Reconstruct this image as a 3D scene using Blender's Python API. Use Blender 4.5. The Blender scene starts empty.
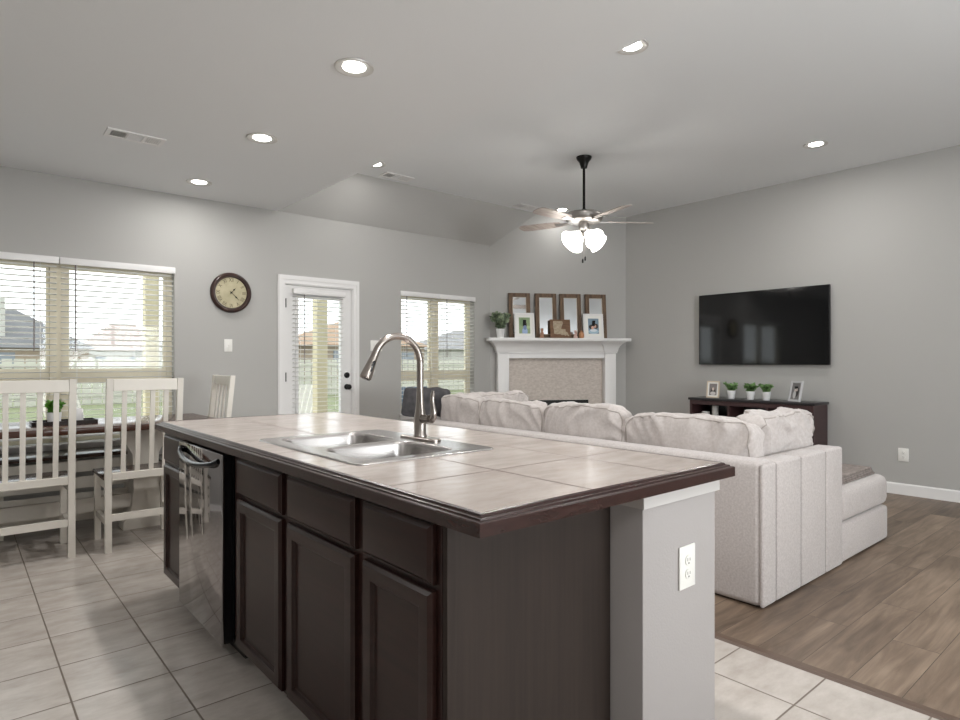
import bpy, bmesh, math, random
from mathutils import Vector, Matrix, noise
random.seed(7)
sc = bpy.context.scene
col = sc.collection
pi = math.pi
R = math.radians

# ------------------------------------------------------------------ camera, world, light, exposure
cam_d = bpy.data.cameras.new('camera')
cam_d.sensor_width = 36.0
cam_d.lens = 615 / 960 * 36
cam_d.shift_y = 2 / 960
cam_d.clip_start = 0.05
cam_d.clip_end = 400
cam = bpy.data.objects.new('camera', cam_d)
cam.location = (0, 0, 1.25)
cam.rotation_euler = (R(90), 0, math.atan2(720, 615) - R(90))
col.objects.link(cam)
sc.camera = cam

w = bpy.data.worlds.new('sky')
sc.world = w
w.use_nodes = True
bg = w.node_tree.nodes['Background']
bg.inputs['Color'].default_value = (0.93, 0.97, 1.0, 1)
bg.inputs['Strength'].default_value = 1.7

sc.view_settings.view_transform = 'Standard'
sc.view_settings.look = 'None'
sc.view_settings.gamma = 1
sc.view_settings.use_curve_mapping = False
sc.view_settings.exposure = 0.84

CAN_W = 7.5       # watts of one recessed lamp
FAN_W = 1.2        # watts of one fan lamp shade
BACK_W = 95.0      # watts of the fill lamp added behind the camera


def area_light(name, loc, rot, sx, sy, power, color=(1, 1, 1), portal=False):
    d = bpy.data.lights.new(name, 'AREA')
    d.shape = 'RECTANGLE'
    d.size, d.size_y, d.energy, d.color = sx, sy, power, color
    if portal:
        d.cycles.is_portal = True
    o = bpy.data.objects.new(name, d)
    o.location, o.rotation_euler = loc, rot
    col.objects.link(o)
    return o


# unseen fill lamp added behind the camera, tilted up towards the ceiling
area_light('fill_front', (2.6, -3.02, 1.45), (R(128), 0, 0), 2.6, 1.5, BACK_W, (0.96, 0.98, 1.0))
# sky portals in the openings of the back wall
area_light('sky_portal', (0.635, 6.12, 1.33), (R(90), 0, 0), 1.7, 1.5, 1, portal=True).rotation_euler = (R(-90), 0, 0)
area_light('sky_portal', (2.875, 6.12, 1.05), (R(-90), 0, 0), 0.8, 2.0, 1, portal=True)
area_light('sky_portal', (4.42, 6.12, 1.35), (R(-90), 0, 0), 1.15, 1.5, 1, portal=True)


# ------------------------------------------------------------------ helpers
def srgb(r, g, b):
    def f(c):
        c /= 255
        return c / 12.92 if c <= 0.04045 else ((c + 0.055) / 1.055) ** 2.4
    return (f(r), f(g), f(b), 1)


def nt(m):
    return m.node_tree.nodes, m.node_tree.links


def mat(name, c, rough=0.5, metal=0.0, bump=None, coat=0.0, spec=0.5, vary=None, emit=None, sheen=0):
    m = bpy.data.materials.new(name)
    m.use_nodes = True
    N, L = nt(m)
    p = N['Principled BSDF']
    p.inputs['Base Color'].default_value = c
    p.inputs['Roughness'].default_value = rough
    p.inputs['Metallic'].default_value = metal
    p.inputs['Coat Weight'].default_value = coat
    p.inputs['Specular IOR Level'].default_value = spec
    if sheen:
        p.inputs['Sheen Weight'].default_value = sheen
    if emit:
        p.inputs['Emission Color'].default_value = emit[0]
        p.inputs['Emission Strength'].default_value = emit[1]
    tc = N.new('ShaderNodeTexCoord')
    if vary:      # (scale xyz, second colour, detail)
        mp = N.new('ShaderNodeMapping')
        mp.inputs['Scale'].default_value = vary[0]
        L.new(tc.outputs['Object'], mp.inputs['Vector'])
        nz = N.new('ShaderNodeTexNoise')
        nz.inputs['Scale'].default_value = 1
        nz.inputs['Detail'].default_value = 6
        L.new(mp.outputs['Vector'], nz.inputs['Vector'])
        rp = N.new('ShaderNodeValToRGB')
        rp.color_ramp.elements[0].position = 0.32
        rp.color_ramp.elements[1].position = 0.68
        rp.color_ramp.elements[0].color = c
        rp.color_ramp.elements[1].color = vary[1]
        L.new(nz.outputs['Fac'], rp.inputs['Fac'])
        L.new(rp.outputs['Color'], p.inputs['Base Color'])
    if bump:      # (scale, strength, distance)
        nz = N.new('ShaderNodeTexNoise')
        nz.inputs['Scale'].default_value = bump[0]
        nz.inputs['Detail'].default_value = 3
        L.new(tc.outputs['Object'], nz.inputs['Vector'])
        b = N.new('ShaderNodeBump')
        b.inputs['Strength'].default_value = bump[1]
        b.inputs['Distance'].default_value = bump[2]
        L.new(nz.outputs['Fac'], b.inputs['Height'])
        L.new(b.outputs['Normal'], p.inputs['Normal'])
    return m


def math_node(N, L, op, a, b=None, c=None):
    n = N.new('ShaderNodeMath')
    n.operation = op
    for i, v in enumerate((a, b, c)):
        if v is None:
            continue
        if isinstance(v, (int, float)):
            n.inputs[i].default_value = v
        else:
            L.new(v, n.inputs[i])
    return n.outputs[0]


def tile_mat(name, px, py, ox, oy, grout_w, c1, c2, cg, rough, vein):
    """rectangular tiles laid from an origin, with grout lines and a cloudy glaze that varies a little per tile"""
    m = bpy.data.materials.new(name)
    m.use_nodes = True
    N, L = nt(m)
    p = N['Principled BSDF']
    tc = N.new('ShaderNodeTexCoord')
    sp = N.new('ShaderNodeSeparateXYZ')
    L.new(tc.outputs['Object'], sp.inputs[0])
    dist, ids = [], []
    for out, per, off in ((sp.outputs[0], px, ox), (sp.outputs[1], py, oy)):
        t = math_node(N, L, 'DIVIDE', math_node(N, L, 'SUBTRACT', out, off), per)
        ids.append(math_node(N, L, 'FLOOR', t))
        fr = math_node(N, L, 'FRACT', t)
        e = math_node(N, L, 'MINIMUM', fr, math_node(N, L, 'SUBTRACT', 1.0, fr))
        dist.append(math_node(N, L, 'MULTIPLY', e, per))
    d = math_node(N, L, 'MINIMUM', dist[0], dist[1])
    g = N.new('ShaderNodeMapRange')
    g.inputs['From Min'].default_value = grout_w * 0.35
    g.inputs['From Max'].default_value = grout_w * 0.65
    L.new(d, g.inputs['Value'])
    cb = N.new('ShaderNodeCombineXYZ')
    L.new(ids[0], cb.inputs[0])
    L.new(ids[1], cb.inputs[1])
    wn = N.new('ShaderNodeTexWhiteNoise')
    L.new(cb.outputs[0], wn.inputs['Vector'])
    va = N.new('ShaderNodeVectorMath')
    va.operation = 'MULTIPLY_ADD'
    L.new(wn.outputs['Color'], va.inputs[0])
    va.inputs[1].default_value = (40, 40, 40)
    L.new(tc.outputs['Object'], va.inputs[2])
    mp = N.new('ShaderNodeMapping')
    mp.inputs['Scale'].default_value = vein
    L.new(va.outputs[0], mp.inputs['Vector'])
    nz = N.new('ShaderNodeTexNoise')
    nz.inputs['Scale'].default_value = 1
    nz.inputs['Detail'].default_value = 8
    nz.inputs['Roughness'].default_value = 0.65
    L.new(mp.outputs[0], nz.inputs['Vector'])
    rp = N.new('ShaderNodeValToRGB')
    rp.color_ramp.elements[0].position = 0.3
    rp.color_ramp.elements[1].position = 0.7
    rp.color_ramp.elements[0].color = c1
    rp.color_ramp.elements[1].color = c2
    L.new(nz.outputs['Fac'], rp.inputs['Fac'])
    mx = N.new('ShaderNodeMix')
    mx.data_type = 'RGBA'
    L.new(g.outputs[0], mx.inputs['Factor'])
    mx.inputs['A'].default_value = cg
    L.new(rp.outputs['Color'], mx.inputs['B'])
    L.new(mx.outputs['Result'], p.inputs['Base Color'])
    rr = N.new('ShaderNodeMapRange')
    rr.inputs['To Min'].default_value = 0.8
    rr.inputs['To Max'].default_value = rough
    L.new(g.outputs[0], rr.inputs['Value'])
    L.new(rr.outputs[0], p.inputs['Roughness'])
    b = N.new('ShaderNodeBump')
    b.inputs['Strength'].default_value = 0.5
    b.inputs['Distance'].default_value = 0.002
    L.new(g.outputs[0], b.inputs['Height'])
    L.new(b.outputs['Normal'], p.inputs['Normal'])
    return m


def plank_mat(name):
    m = bpy.data.materials.new(name)
    m.use_nodes = True
    N, L = nt(m)
    p = N['Principled BSDF']
    tc = N.new('ShaderNodeTexCoord')
    br = N.new('ShaderNodeTexBrick')
    br.offset = 0.37
    br.inputs['Scale'].default_value = 1
    br.inputs['Brick Width'].default_value = 1.22
    br.inputs['Row Height'].default_value = 0.18
    br.inputs['Mortar Size'].default_value = 0.0014
    br.inputs['Mortar Smooth'].default_value = 0
    br.inputs['Bias'].default_value = 0
    br.inputs['Color1'].default_value = (0, 0, 0, 1)
    br.inputs['Color2'].default_value = (1, 1, 1, 1)
    br.inputs['Mortar'].default_value = (0.5, 0.5, 0.5, 1)
    L.new(tc.outputs['Object'], br.inputs['Vector'])
    va = N.new('ShaderNodeVectorMath')
    va.operation = 'MULTIPLY_ADD'
    L.new(br.outputs['Color'], va.inputs[0])
    va.inputs[1].default_value = (31, 57, 13)
    L.new(tc.outputs['Object'], va.inputs[2])
    mp = N.new('ShaderNodeMapping')
    mp.inputs['Scale'].default_value = (2.2, 22, 1)
    L.new(va.outputs[0], mp.inputs['Vector'])
    nz = N.new('ShaderNodeTexNoise')
    nz.inputs['Scale'].default_value = 1
    nz.inputs['Detail'].default_value = 7
    nz.inputs['Roughness'].default_value = 0.6
    nz.inputs['Distortion'].default_value = 0.8
    L.new(mp.outputs[0], nz.inputs['Vector'])
    mp2 = N.new('ShaderNodeMapping')
    mp2.inputs['Scale'].default_value = (1.3, 5, 1)
    L.new(va.outputs[0], mp2.inputs['Vector'])
    nz2 = N.new('ShaderNodeTexNoise')
    nz2.inputs['Scale'].default_value = 1
    nz2.inputs['Detail'].default_value = 3
    L.new(mp2.outputs[0], nz2.inputs['Vector'])
    s = math_node(N, L, 'ADD', math_node(N, L, 'MULTIPLY', nz.outputs['Fac'], 0.55),
                  math_node(N, L, 'MULTIPLY', nz2.outputs['Fac'], 0.45))
    s = math_node(N, L, 'ADD', s, math_node(N, L, 'MULTIPLY', math_node(N, L, 'SUBTRACT', br.outputs['Color'], 0.5), 0.16))
    rp = N.new('ShaderNodeValToRGB')
    e = rp.color_ramp.elements
    e[0].position, e[0].color = 0.28, srgb(72, 58, 47)
    e[1].position, e[1].color = 0.74, srgb(160, 140, 121)
    k = rp.color_ramp.elements.new(0.5)
    k.color = srgb(120, 102, 86)
    L.new(s, rp.inputs['Fac'])
    mx = N.new('ShaderNodeMix')
    mx.data_type = 'RGBA'
    L.new(br.outputs['Fac'], mx.inputs['Factor'])
    L.new(rp.outputs['Color'], mx.inputs['A'])
    mx.inputs['B'].default_value = srgb(66, 54, 45)
    L.new(mx.outputs['Result'], p.inputs['Base Color'])
    p.inputs['Roughness'].default_value = 0.42
    b = N.new('ShaderNodeBump')
    b.inputs['Strength'].default_value = 0.25
    b.inputs['Distance'].default_value = 0.002
    L.new(s, b.inputs['Height'])
    L.new(b.outputs['Normal'], p.inputs['Normal'])
    return m


def picture_mat(name, base, blobs, rough=0.4):
    """a small printed picture: soft ellipses (cx, cz, rx, rz, colour) over a plain ground, in object x/z"""
    m = bpy.data.materials.new(name)
    m.use_nodes = True
    N, L = nt(m)
    p = N['Principled BSDF']
    p.inputs['Roughness'].default_value = rough
    tc = N.new('ShaderNodeTexCoord')
    sp = N.new('ShaderNodeSeparateXYZ')
    L.new(tc.outputs['Object'], sp.inputs[0])
    cur = None
    for cx, cz, rx, rz, c in blobs:
        dx = math_node(N, L, 'DIVIDE', math_node(N, L, 'SUBTRACT', sp.outputs[0], cx), rx)
        dz = math_node(N, L, 'DIVIDE', math_node(N, L, 'SUBTRACT', sp.outputs[2], cz), rz)
        r = math_node(N, L, 'ADD', math_node(N, L, 'MULTIPLY', dx, dx), math_node(N, L, 'MULTIPLY', dz, dz))
        f = math_node(N, L, 'LESS_THAN', r, 1.0)
        mx = N.new('ShaderNodeMix')
        mx.data_type = 'RGBA'
        L.new(f, mx.inputs['Factor'])
        if cur is None:
            mx.inputs['A'].default_value = base
        else:
            L.new(cur, mx.inputs['A'])
        mx.inputs['B'].default_value = c
        cur = mx.outputs['Result']
    L.new(cur, p.inputs['Base Color'])
    return m


def glass_mat(name, refl=0.06):
    m = bpy.data.materials.new(name)
    m.use_nodes = True
    N, L = nt(m)
    N.remove(N['Principled BSDF'])
    t = N.new('ShaderNodeBsdfTransparent')
    t.inputs[0].default_value = (0.97, 0.985, 0.98, 1)
    g = N.new('ShaderNodeBsdfGlossy')
    g.inputs['Roughness'].default_value = 0.02
    mx = N.new('ShaderNodeMixShader')
    mx.inputs[0].default_value = refl
    L.new(t.outputs[0], mx.inputs[1])
    L.new(g.outputs[0], mx.inputs[2])
    L.new(mx.outputs[0], N['Material Output'].inputs[0])
    return m


def finish(bm, name, material, parent=None, smooth=True, angle=38):
    bmesh.ops.recalc_face_normals(bm, faces=bm.faces)
    me = bpy.data.meshes.new(name)
    bm.to_mesh(me)
    bm.free()
    if smooth:
        me.polygons.foreach_set('use_smooth', [True] * len(me.polygons))
        me.set_sharp_from_angle(angle=R(angle))
    me.materials.append(material)
    o = bpy.data.objects.new(name, me)
    col.objects.link(o)
    if parent:
        o.parent = parent
    return o


class B:
    def __init__(s):
        s.bm = bmesh.new()

    def box(s, x0, y0, z0, x1, y1, z1, bev=0, seg=2, M=None):
        v = [s.bm.verts.new((x, y, z)) for x in (x0, x1) for y in (y0, y1) for z in (z0, z1)]
        fs = [s.bm.faces.new([v[i] for i in q]) for q in
              ((0, 1, 3, 2), (4, 6, 7, 5), (0, 4, 5, 1), (2, 3, 7, 6), (0, 2, 6, 4), (1, 5, 7, 3))]
        if M is not None:
            for q in v:
                q.co = M @ q.co
        if bev:
            es = list({e for f in fs for e in f.edges})
            bmesh.ops.bevel(s.bm, geom=es, offset=bev, segments=seg, affect='EDGES', profile=0.5)
        return s

    def hexa(s, pts, bev=0, seg=2):
        """8 points: bottom ring of four then top ring of four"""
        v = [s.bm.verts.new(p) for p in pts]
        fs = [s.bm.faces.new([v[i] for i in q]) for q in
              ((3, 2, 1, 0), (4, 5, 6, 7), (0, 1, 5, 4), (1, 2, 6, 5), (2, 3, 7, 6), (3, 0, 4, 7))]
        if bev:
            es = list({e for f in fs for e in f.edges})
            bmesh.ops.bevel(s.bm, geom=es, offset=bev, segments=seg, affect='EDGES', profile=0.5)
        return s

    def lathe(s, prof, c=(0, 0, 0), n=24, M=None, cap=True, wave=None):
        rings = []
        for i, (r, z) in enumerate(prof):
            ring = []
            for k in range(n):
                a = 2 * pi * k / n
                rr = r * (1 + (wave[0] * (i / (len(prof) - 1)) ** 2 * math.cos(wave[1] * a) if wave else 0))
                p = Vector((rr * math.cos(a), rr * math.sin(a), z))
                if M is not None:
                    p = M @ p
                ring.append(s.bm.verts.new(p + Vector(c)))
            rings.append(ring)
        for a, b in zip(rings, rings[1:]):
            for k in range(n):
                s.bm.faces.new((a[k], a[(k + 1) % n], b[(k + 1) % n], b[k]))
        if cap:
            s.bm.faces.new(rings[0][::-1])
            s.bm.faces.new(rings[-1])
        return s

    def tube(s, pts, r, n=10, cap=True, closed=False):
        pts = [Vector(p) for p in pts]
        rs = r if isinstance(r, (list, tuple)) else [r] * len(pts)
        t0 = (pts[1] - pts[0]).normalized()
        up = Vector((0, 0, 1)) if abs(t0.z) < 0.9 else Vector((1, 0, 0))
        u = t0.cross(up).normalized()
        rings = []
        m = len(pts)
        for i, p in enumerate(pts):
            if closed:
                t = (pts[(i + 1) % m] - pts[i - 1]).normalized()
            else:
                t = (pts[min(i + 1, m - 1)] - pts[max(i - 1, 0)]).normalized()
            u = (u - t * u.dot(t)).normalized()
            v = t.cross(u)
            rings.append([s.bm.verts.new(p + (u * math.cos(2 * pi * k / n) + v * math.sin(2 * pi * k / n)) * rs[i]) for k in range(n)])
        prs = list(zip(rings, rings[1:])) + ([(rings[-1], rings[0])] if closed else [])
        for a, b in prs:
            for k in range(n):
                s.bm.faces.new((a[k], a[(k + 1) % n], b[(k + 1) % n], b[k]))
        if cap and not closed:
            s.bm.faces.new(rings[0][::-1])
            s.bm.faces.new(rings[-1])
        return s

    def prism(s, pts, d, M=None):
        """polygon in x/z extruded along +y by d"""
        a = [s.bm.verts.new((x, 0, z)) for x, z in pts]
        b = [s.bm.verts.new((x, d, z)) for x, z in pts]
        s.bm.faces.new(a)
        s.bm.faces.new(b[::-1])
        for i in range(len(pts)):
            j = (i + 1) % len(pts)
            s.bm.faces.new((a[j], a[i], b[i], b[j]))
        if M is not None:
            for q in a + b:
                q.co = M @ q.co
        return s

    def ring(s, outer, inner, y0, y1):
        """closed frame between two equal-length loops (x, z), from y0 to y1"""
        n = len(outer)
        L = [[s.bm.verts.new((x, y, z)) for x, z in lp] for lp in (outer, inner) for y in (y0, y1)]
        of, ob, inf, inb = L
        for i in range(n):
            j = (i + 1) % n
            for q in ((of[i], of[j], inf[j], inf[i]), (ob[j], ob[i], inb[i], inb[j]),
                      (of[j], of[i], ob[i], ob[j]), (inf[i], inf[j], inb[j], inb[i])):
                s.bm.faces.new(q)
        return s

    def loops(s, loops, cap0=False, cap1=False):
        """skin a list of equal-length vertex loops"""
        vs = [[s.bm.verts.new(p) for p in lp] for lp in loops]
        n = len(vs[0])
        for a, b in zip(vs, vs[1:]):
            for i in range(n):
                j = (i + 1) % n
                s.bm.faces.new((a[i], a[j], b[j], b[i]))
        if cap0:
            s.bm.faces.new(vs[0][::-1])
        if cap1:
            s.bm.faces.new(vs[-1])
        return s

    def out(s, name, m, parent=None, smooth=True, angle=38):
        return finish(s.bm, name, m, parent, smooth, angle)


def thing(name, label, cat, loc=(0, 0, 0), rz=0, group=None):
    o = bpy.data.objects.new(name, None)
    o.empty_display_size = 0.1
    o.location = loc
    o.rotation_euler = (0, 0, rz)
    col.objects.link(o)
    o['label'] = label
    o['category'] = cat
    if group:
        o['group'] = group
    return o


def tag(o, label, cat, group=None):
    o['label'] = label
    o['category'] = cat
    if group:
        o['group'] = group
    return o


def struct(o, label=None):
    o['kind'] = 'structure'
    if label:
        o['label'] = label
    return o


def sroot(name, label, loc=(0, 0, 0), rz=0):
    o = bpy.data.objects.new(name, None)
    o.location = loc
    o.rotation_euler = (0, 0, rz)
    col.objects.link(o)
    return struct(o, label)


def dup(root, loc, rz, label, group=None):
    def cp(o, par):
        c = o.copy()
        col.objects.link(c)
        if par:
            c.parent = par
        for ch in o.children:
            cp(ch, c)
        return c
    r = cp(root, None)
    r.location = loc
    r.rotation_euler = (0, 0, rz)
    r['label'] = label
    if group:
        r['group'] = group
    return r


def rect(x0, z0, x1, z1):
    return [(x0, z0), (x1, z0), (x1, z1), (x0, z1)]


def rrect(x0, y0, x1, y1, r, n=5):
    pts = []
    for cx, cy, a0 in ((x1 - r, y1 - r, 0), (x0 + r, y1 - r, 90), (x0 + r, y0 + r, 180), (x1 - r, y0 + r, 270)):
        for k in range(n + 1):
            a = R(a0 + 90 * k / n)
            pts.append((cx + r * math.cos(a), cy + r * math.sin(a)))
    return pts


# ------------------------------------------------------------------ materials
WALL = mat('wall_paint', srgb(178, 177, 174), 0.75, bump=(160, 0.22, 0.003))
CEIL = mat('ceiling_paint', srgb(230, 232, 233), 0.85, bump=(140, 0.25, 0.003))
WHITE = mat('white_trim', srgb(232, 231, 230), 0.4)
TILE = tile_mat('floor_tile', 0.333, 0.3465, 0.66, 3.04, 0.007, srgb(176, 167, 159), srgb(203, 196, 189), srgb(120, 110, 100), 0.2, (5, 11, 5))
CTILE = tile_mat('counter_tile', 0.38, 0.38, 0.875, 1.02, 0.009, srgb(172, 160, 153), srgb(198, 188, 181), srgb(104, 88, 82), 0.2, (5, 14, 5))
PLANK = plank_mat('floor_planks')
ESPRESSO = mat('espresso_wood', srgb(41, 25, 22), 0.28, spec=0.28, vary=((3, 3, 40), srgb(51, 32, 28)), bump=(60, 0.05, 0.001))
ESPRESSO_E = mat('espresso_edge', srgb(46, 29, 27), 0.26, vary=((14, 14, 60), srgb(58, 38, 35)))
ESP_PANEL = mat('espresso_end_panel', srgb(45, 37, 33), 0.5, spec=0.25, vary=((60, 60, 2), srgb(53, 44, 39)))
KICK = mat('toe_kick', srgb(38, 31, 29), 0.5)
STEEL = mat('brushed_steel', srgb(190, 186, 184), 0.27, 1.0, bump=(90, 0.03, 0.001))
NICKEL = mat('brushed_nickel', srgb(164, 156, 150), 0.26, 1.0)
DW = mat('dishwasher_panel', srgb(164, 160, 160), 0.06, 1.0)
BLACKP = mat('black_plastic', srgb(18, 18, 20), 0.25)
BLACKG = mat('black_glass', srgb(8, 9, 11), 0.06, spec=0.5)
BLACKM = mat('black_metal', srgb(24, 23, 22), 0.35, 0.6)
DKBRZ = mat('dark_bronze', srgb(40, 33, 31), 0.35, 0.5)
SOFA = mat('sofa_fabric', srgb(200, 193, 190), 0.92, vary=((95, 95, 95), srgb(181, 173, 170)), bump=(220, 0.5, 0.002), sheen=0.3)
SOFA_C = mat('sofa_cushion_fabric', srgb(203, 196, 193), 0.92, vary=((60, 60, 60), srgb(190, 182, 178)), bump=(200, 0.5, 0.002), sheen=0.3)
PIPING = mat('sofa_piping', srgb(172, 164, 158), 0.9)
CHARCOAL = mat('charcoal_fabric', srgb(84, 82, 84), 0.95, vary=((16, 16, 16), srgb(58, 57, 60)), bump=(120, 0.4, 0.003))
THROW = mat('grey_throw_fabric', srgb(158, 148, 142), 0.95, vary=((40, 40, 40), srgb(120, 110, 106)), bump=(90, 0.6, 0.004))
CHAIRW = mat('chair_white_paint', srgb(226, 221, 212), 0.45)
TABLEW = mat('table_brown_wood', srgb(72, 47, 38), 0.2, vary=((3, 30, 3), srgb(92, 61, 49)))
BLIND = mat('blind_slat_white', srgb(228, 227, 224), 0.5)
TAN = mat('tan_vinyl', srgb(216, 208, 186), 0.5)
GLASS = glass_mat('window_glass', 0.018)
CREAM = mat('plate_white', srgb(236, 235, 230), 0.35)
SLOT = mat('outlet_slot', srgb(120, 116, 110), 0.5)
RUSTIC = mat('rustic_wood', srgb(116, 93, 72), 0.7, vary=((40, 40, 6), srgb(82, 64, 50)), bump=(60, 0.3, 0.002))
MIRROR = mat('mirror_silver', srgb(225, 228, 230), 0.03, 1.0)
LEAF = mat('leaf_green', srgb(138, 172, 112), 0.5, vary=((30, 30, 30), srgb(88, 124, 72)))
LEAF2 = mat('eucalyptus_leaf', srgb(168, 182, 150), 0.55, vary=((25, 25, 25), srgb(70, 90, 70)))
STEM = mat('plant_stem', srgb(84, 76, 52), 0.7)
POT = mat('white_pot', srgb(234, 234, 234), 0.35)
SOIL = mat('potting_soil', srgb(52, 40, 32), 0.9)
LENS = mat('lamp_lens', (1, 1, 1, 1), 0.4, emit=((1, 0.97, 0.92, 1), 9.0))
SHADE = mat('lit_glass_shade', (1, 1, 1, 1), 0.4, emit=((1, 0.96, 0.9, 1), 4.0))
SPLIT = mat('fireplace_tile', srgb(212, 203, 195), 0.65, vary=((30, 30, 60), srgb(190, 180, 171)), bump=(70, 0.25, 0.003))
FAN_MET = mat('fan_brushed_metal', srgb(150, 146, 142), 0.35, 0.9)
BLADE = mat('fan_blade_wood', srgb(176, 166, 160), 0.5, vary=((6, 40, 6), srgb(150, 139, 132)))

# ------------------------------------------------------------------ setting: walls, floor, ceiling
XL, XR, YF, YB, H1, H2, XE = -2.8, 6.8, -3.1, 5.92, 2.74, 3.18, 2.42
YS = 5.60                                   # where the sloped strip reaches the high ceiling
C0, C1 = Vector((5.225, 5.92)), Vector((6.8, 4.97))   # corner wall of the fireplace
T = 0.15

b = B()
b.box(XL - T, YF - T, -0.12, 2.63, YB + T, 0)
struct(b.out('floor', TILE, smooth=False), 'beige ceramic tile floor')
b = B()
b.box(2.63, YF - T, -0.12, XR + T, YB + T, 0)
struct(b.out('floor_wood', PLANK, smooth=False), 'brown wood plank floor of the living room')
b = B()
b.hexa([(2.615, YF, 0), (2.675, YF, 0), (2.675, YB, 0), (2.615, YB, 0), (2.625, YF, 0.008), (2.665, YF, 0.008), (2.665, YB, 0.008), (2.625, YB, 0.008)])
struct(b.out('trim_1', mat('threshold_wood', srgb(96, 78, 66), 0.45), smooth=False), 'brown threshold strip between tile and planks')

OPEN = [(-0.215, 0.60, 1.485, 2.075), (2.49, 0.0, 3.26, 2.04), (3.87, 0.66, 4.965, 2.05)]
b = B()
xs = [XL] + [v for o in OPEN for v in (o[0], o[2])] + [5.225 + 0.1]
for i in range(0, len(xs) - 1, 2):
    b.box(xs[i], YB, 0, xs[i + 1], YB + T, H2 + 0.1)
for x0, z0, x1, z1 in OPEN:
    if z0 > 0:
        b.box(x0, YB, 0, x1, YB + T, z0)
    b.box(x0, YB, z1, x1, YB + T, H2 + 0.1)
struct(b.out('wall_back', WALL, smooth=False))

n = Vector((-(C1 - C0).y, (C1 - C0).x)).normalized()
if n.y < 0:
    n = -n                                   # points out of the room
q = [C0, C1, C1 + n * T, C0 + n * T]
b = B()
b.hexa([(p.x, p.y, 0) for p in q] + [(p.x, p.y, H2 + 0.1) for p in q])
struct(b.out('wall_corner', WALL, smooth=False), 'grey corner wall behind the fireplace')
b = B()
b.box(XR, YF - T, 0, XR + T, 5.1, H2 + 0.1)
struct(b.out('wall_right', WALL, smooth=False))
# walls behind the camera, one with an opening added for fill light
b = B()
b.box(XL, YF - T, 0, 1.3, YF, H2 + 0.1).box(3.9, YF - T, 0, XR, YF, H2 + 0.1)
b.box(1.3, YF - T, 0, 3.9, YF, 0.7).box(1.3, YF - T, 2.2, 3.9, YF, H2 + 0.1)
struct(b.out('wall_front', WALL, smooth=False))
b = B()
b.box(XL - T, YF - T, 0, XL, YB + T, H2 + 0.1)
struct(b.out('wall_left', WALL, smooth=False))

b = B()
b.box(XL, YF, H1, XE, YB, H2 + 0.1)
b.box(XE, YF, H2, XR, YS, H2 + 0.1)
b.prism([(0, H1), (0, H2 + 0.1), (-(YB - YS), H2 + 0.1), (-(YB - YS), H2)], XR - XE,
        Matrix(((0, 1, 0, XE), (1, 0, 0, YB), (0, 0, 1, 0), (0, 0, 0, 1))))
struct(b.out('ceiling', CEIL, smooth=False))
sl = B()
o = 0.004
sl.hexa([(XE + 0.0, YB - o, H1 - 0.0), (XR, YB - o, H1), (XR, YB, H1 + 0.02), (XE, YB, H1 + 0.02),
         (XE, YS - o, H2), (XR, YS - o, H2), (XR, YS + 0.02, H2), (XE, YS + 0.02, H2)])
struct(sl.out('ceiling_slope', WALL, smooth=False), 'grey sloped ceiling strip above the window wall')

# baseboards
def base_run(name, p0, p1, h=0.105, t=0.014):
    p0, p1 = Vector(p0), Vector(p1)
    d = (p1 - p0).normalized()
    nn = Vector((-d.y, d.x))
    q = [p0, p1, p1 + nn * t, p0 + nn * t]
    q2 = [p0, p1, p1 + nn * t * 0.5, p0 + nn * t * 0.5]
    bb = B()
    bb.hexa([(p.x, p.y, 0.0) for p in q] + [(p.x, p.y, h - 0.012) for p in q])
    bb.hexa([(p.x, p.y, h - 0.012) for p in q] + [(p.x, p.y, h) for p in q2])
    return struct(bb.out(name, WHITE, smooth=False))


base_run('baseboard_right', (XR, YF), (XR, 4.97))
base_run('baseboard_back', (2.42, YB), (XL, YB))
base_run('baseboard_back_living', (5.2, YB), (3.34, YB))
base_run('baseboard_front', (XL, YF), (XR, YF))
base_run('baseboard_left', (XL, YB), (XL, YF))

# ------------------------------------------------------------------ windows, blinds, door
def window(name, label, x0, z0, x1, z1, muls, rail_z, m=TAN):
    r = sroot(name, label)
    yo, yi = YB + T - 0.01, YB + 0.085
    f = B()
    fw = 0.045
    f.ring(rect(x0, z0, x1, z1), rect(x0 + fw, z0 + fw, x1 - fw, z1 - fw), yi, yo)
    for mx, mw in muls:
        f.box(mx - mw / 2, yi - 0.02, z0 + 0.002, mx + mw / 2, yo, z1 - 0.002)
    f.out('window_frame', m, r, smooth=False)
    s = B()
    edges = [x0 + fw] + [v for mx, mw in muls for v in (mx - mw / 2, mx + mw / 2)] + [x1 - fw]
    for i in range(0, len(edges), 2):
        s.box(edges[i] + 0.001, yi + 0.004, rail_z - 0.035, edges[i + 1] - 0.001, yo - 0.012, rail_z + 0.035)
        for a, c in ((z0 + fw + 0.001, rail_z - 0.036), (rail_z + 0.036, z1 - fw - 0.001)):
            s.ring(rect(edges[i] + 0.001, a, edges[i + 1] - 0.001, c), rect(edges[i] + 0.024, a + 0.024, edges[i + 1] - 0.024, c - 0.024), yi + 0.01, yo - 0.016)
    s.out('sash', m, r, smooth=False)
    g = B()
    for i in range(0, len(edges), 2):
        g.box(edges[i] + 0.01, yi + 0.026, z0 + fw, edges[i + 1] - 0.01, yi + 0.03, z1 - fw)
    g.out('pane', GLASS, r, smooth=False)
    si = B()
    si.box(x0 - 0.03, YB - 0.04, z0 - 0.02, x1 + 0.03, YB - 0.001, z0 - 0.001, 0.004)
    si.box(x0 - 0.01, YB - 0.012, z0 - 0.07, x1 + 0.01, YB - 0.001, z0 - 0.021)
    si.out('window_sill', WHITE, r, smooth=False)
    return r


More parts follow.
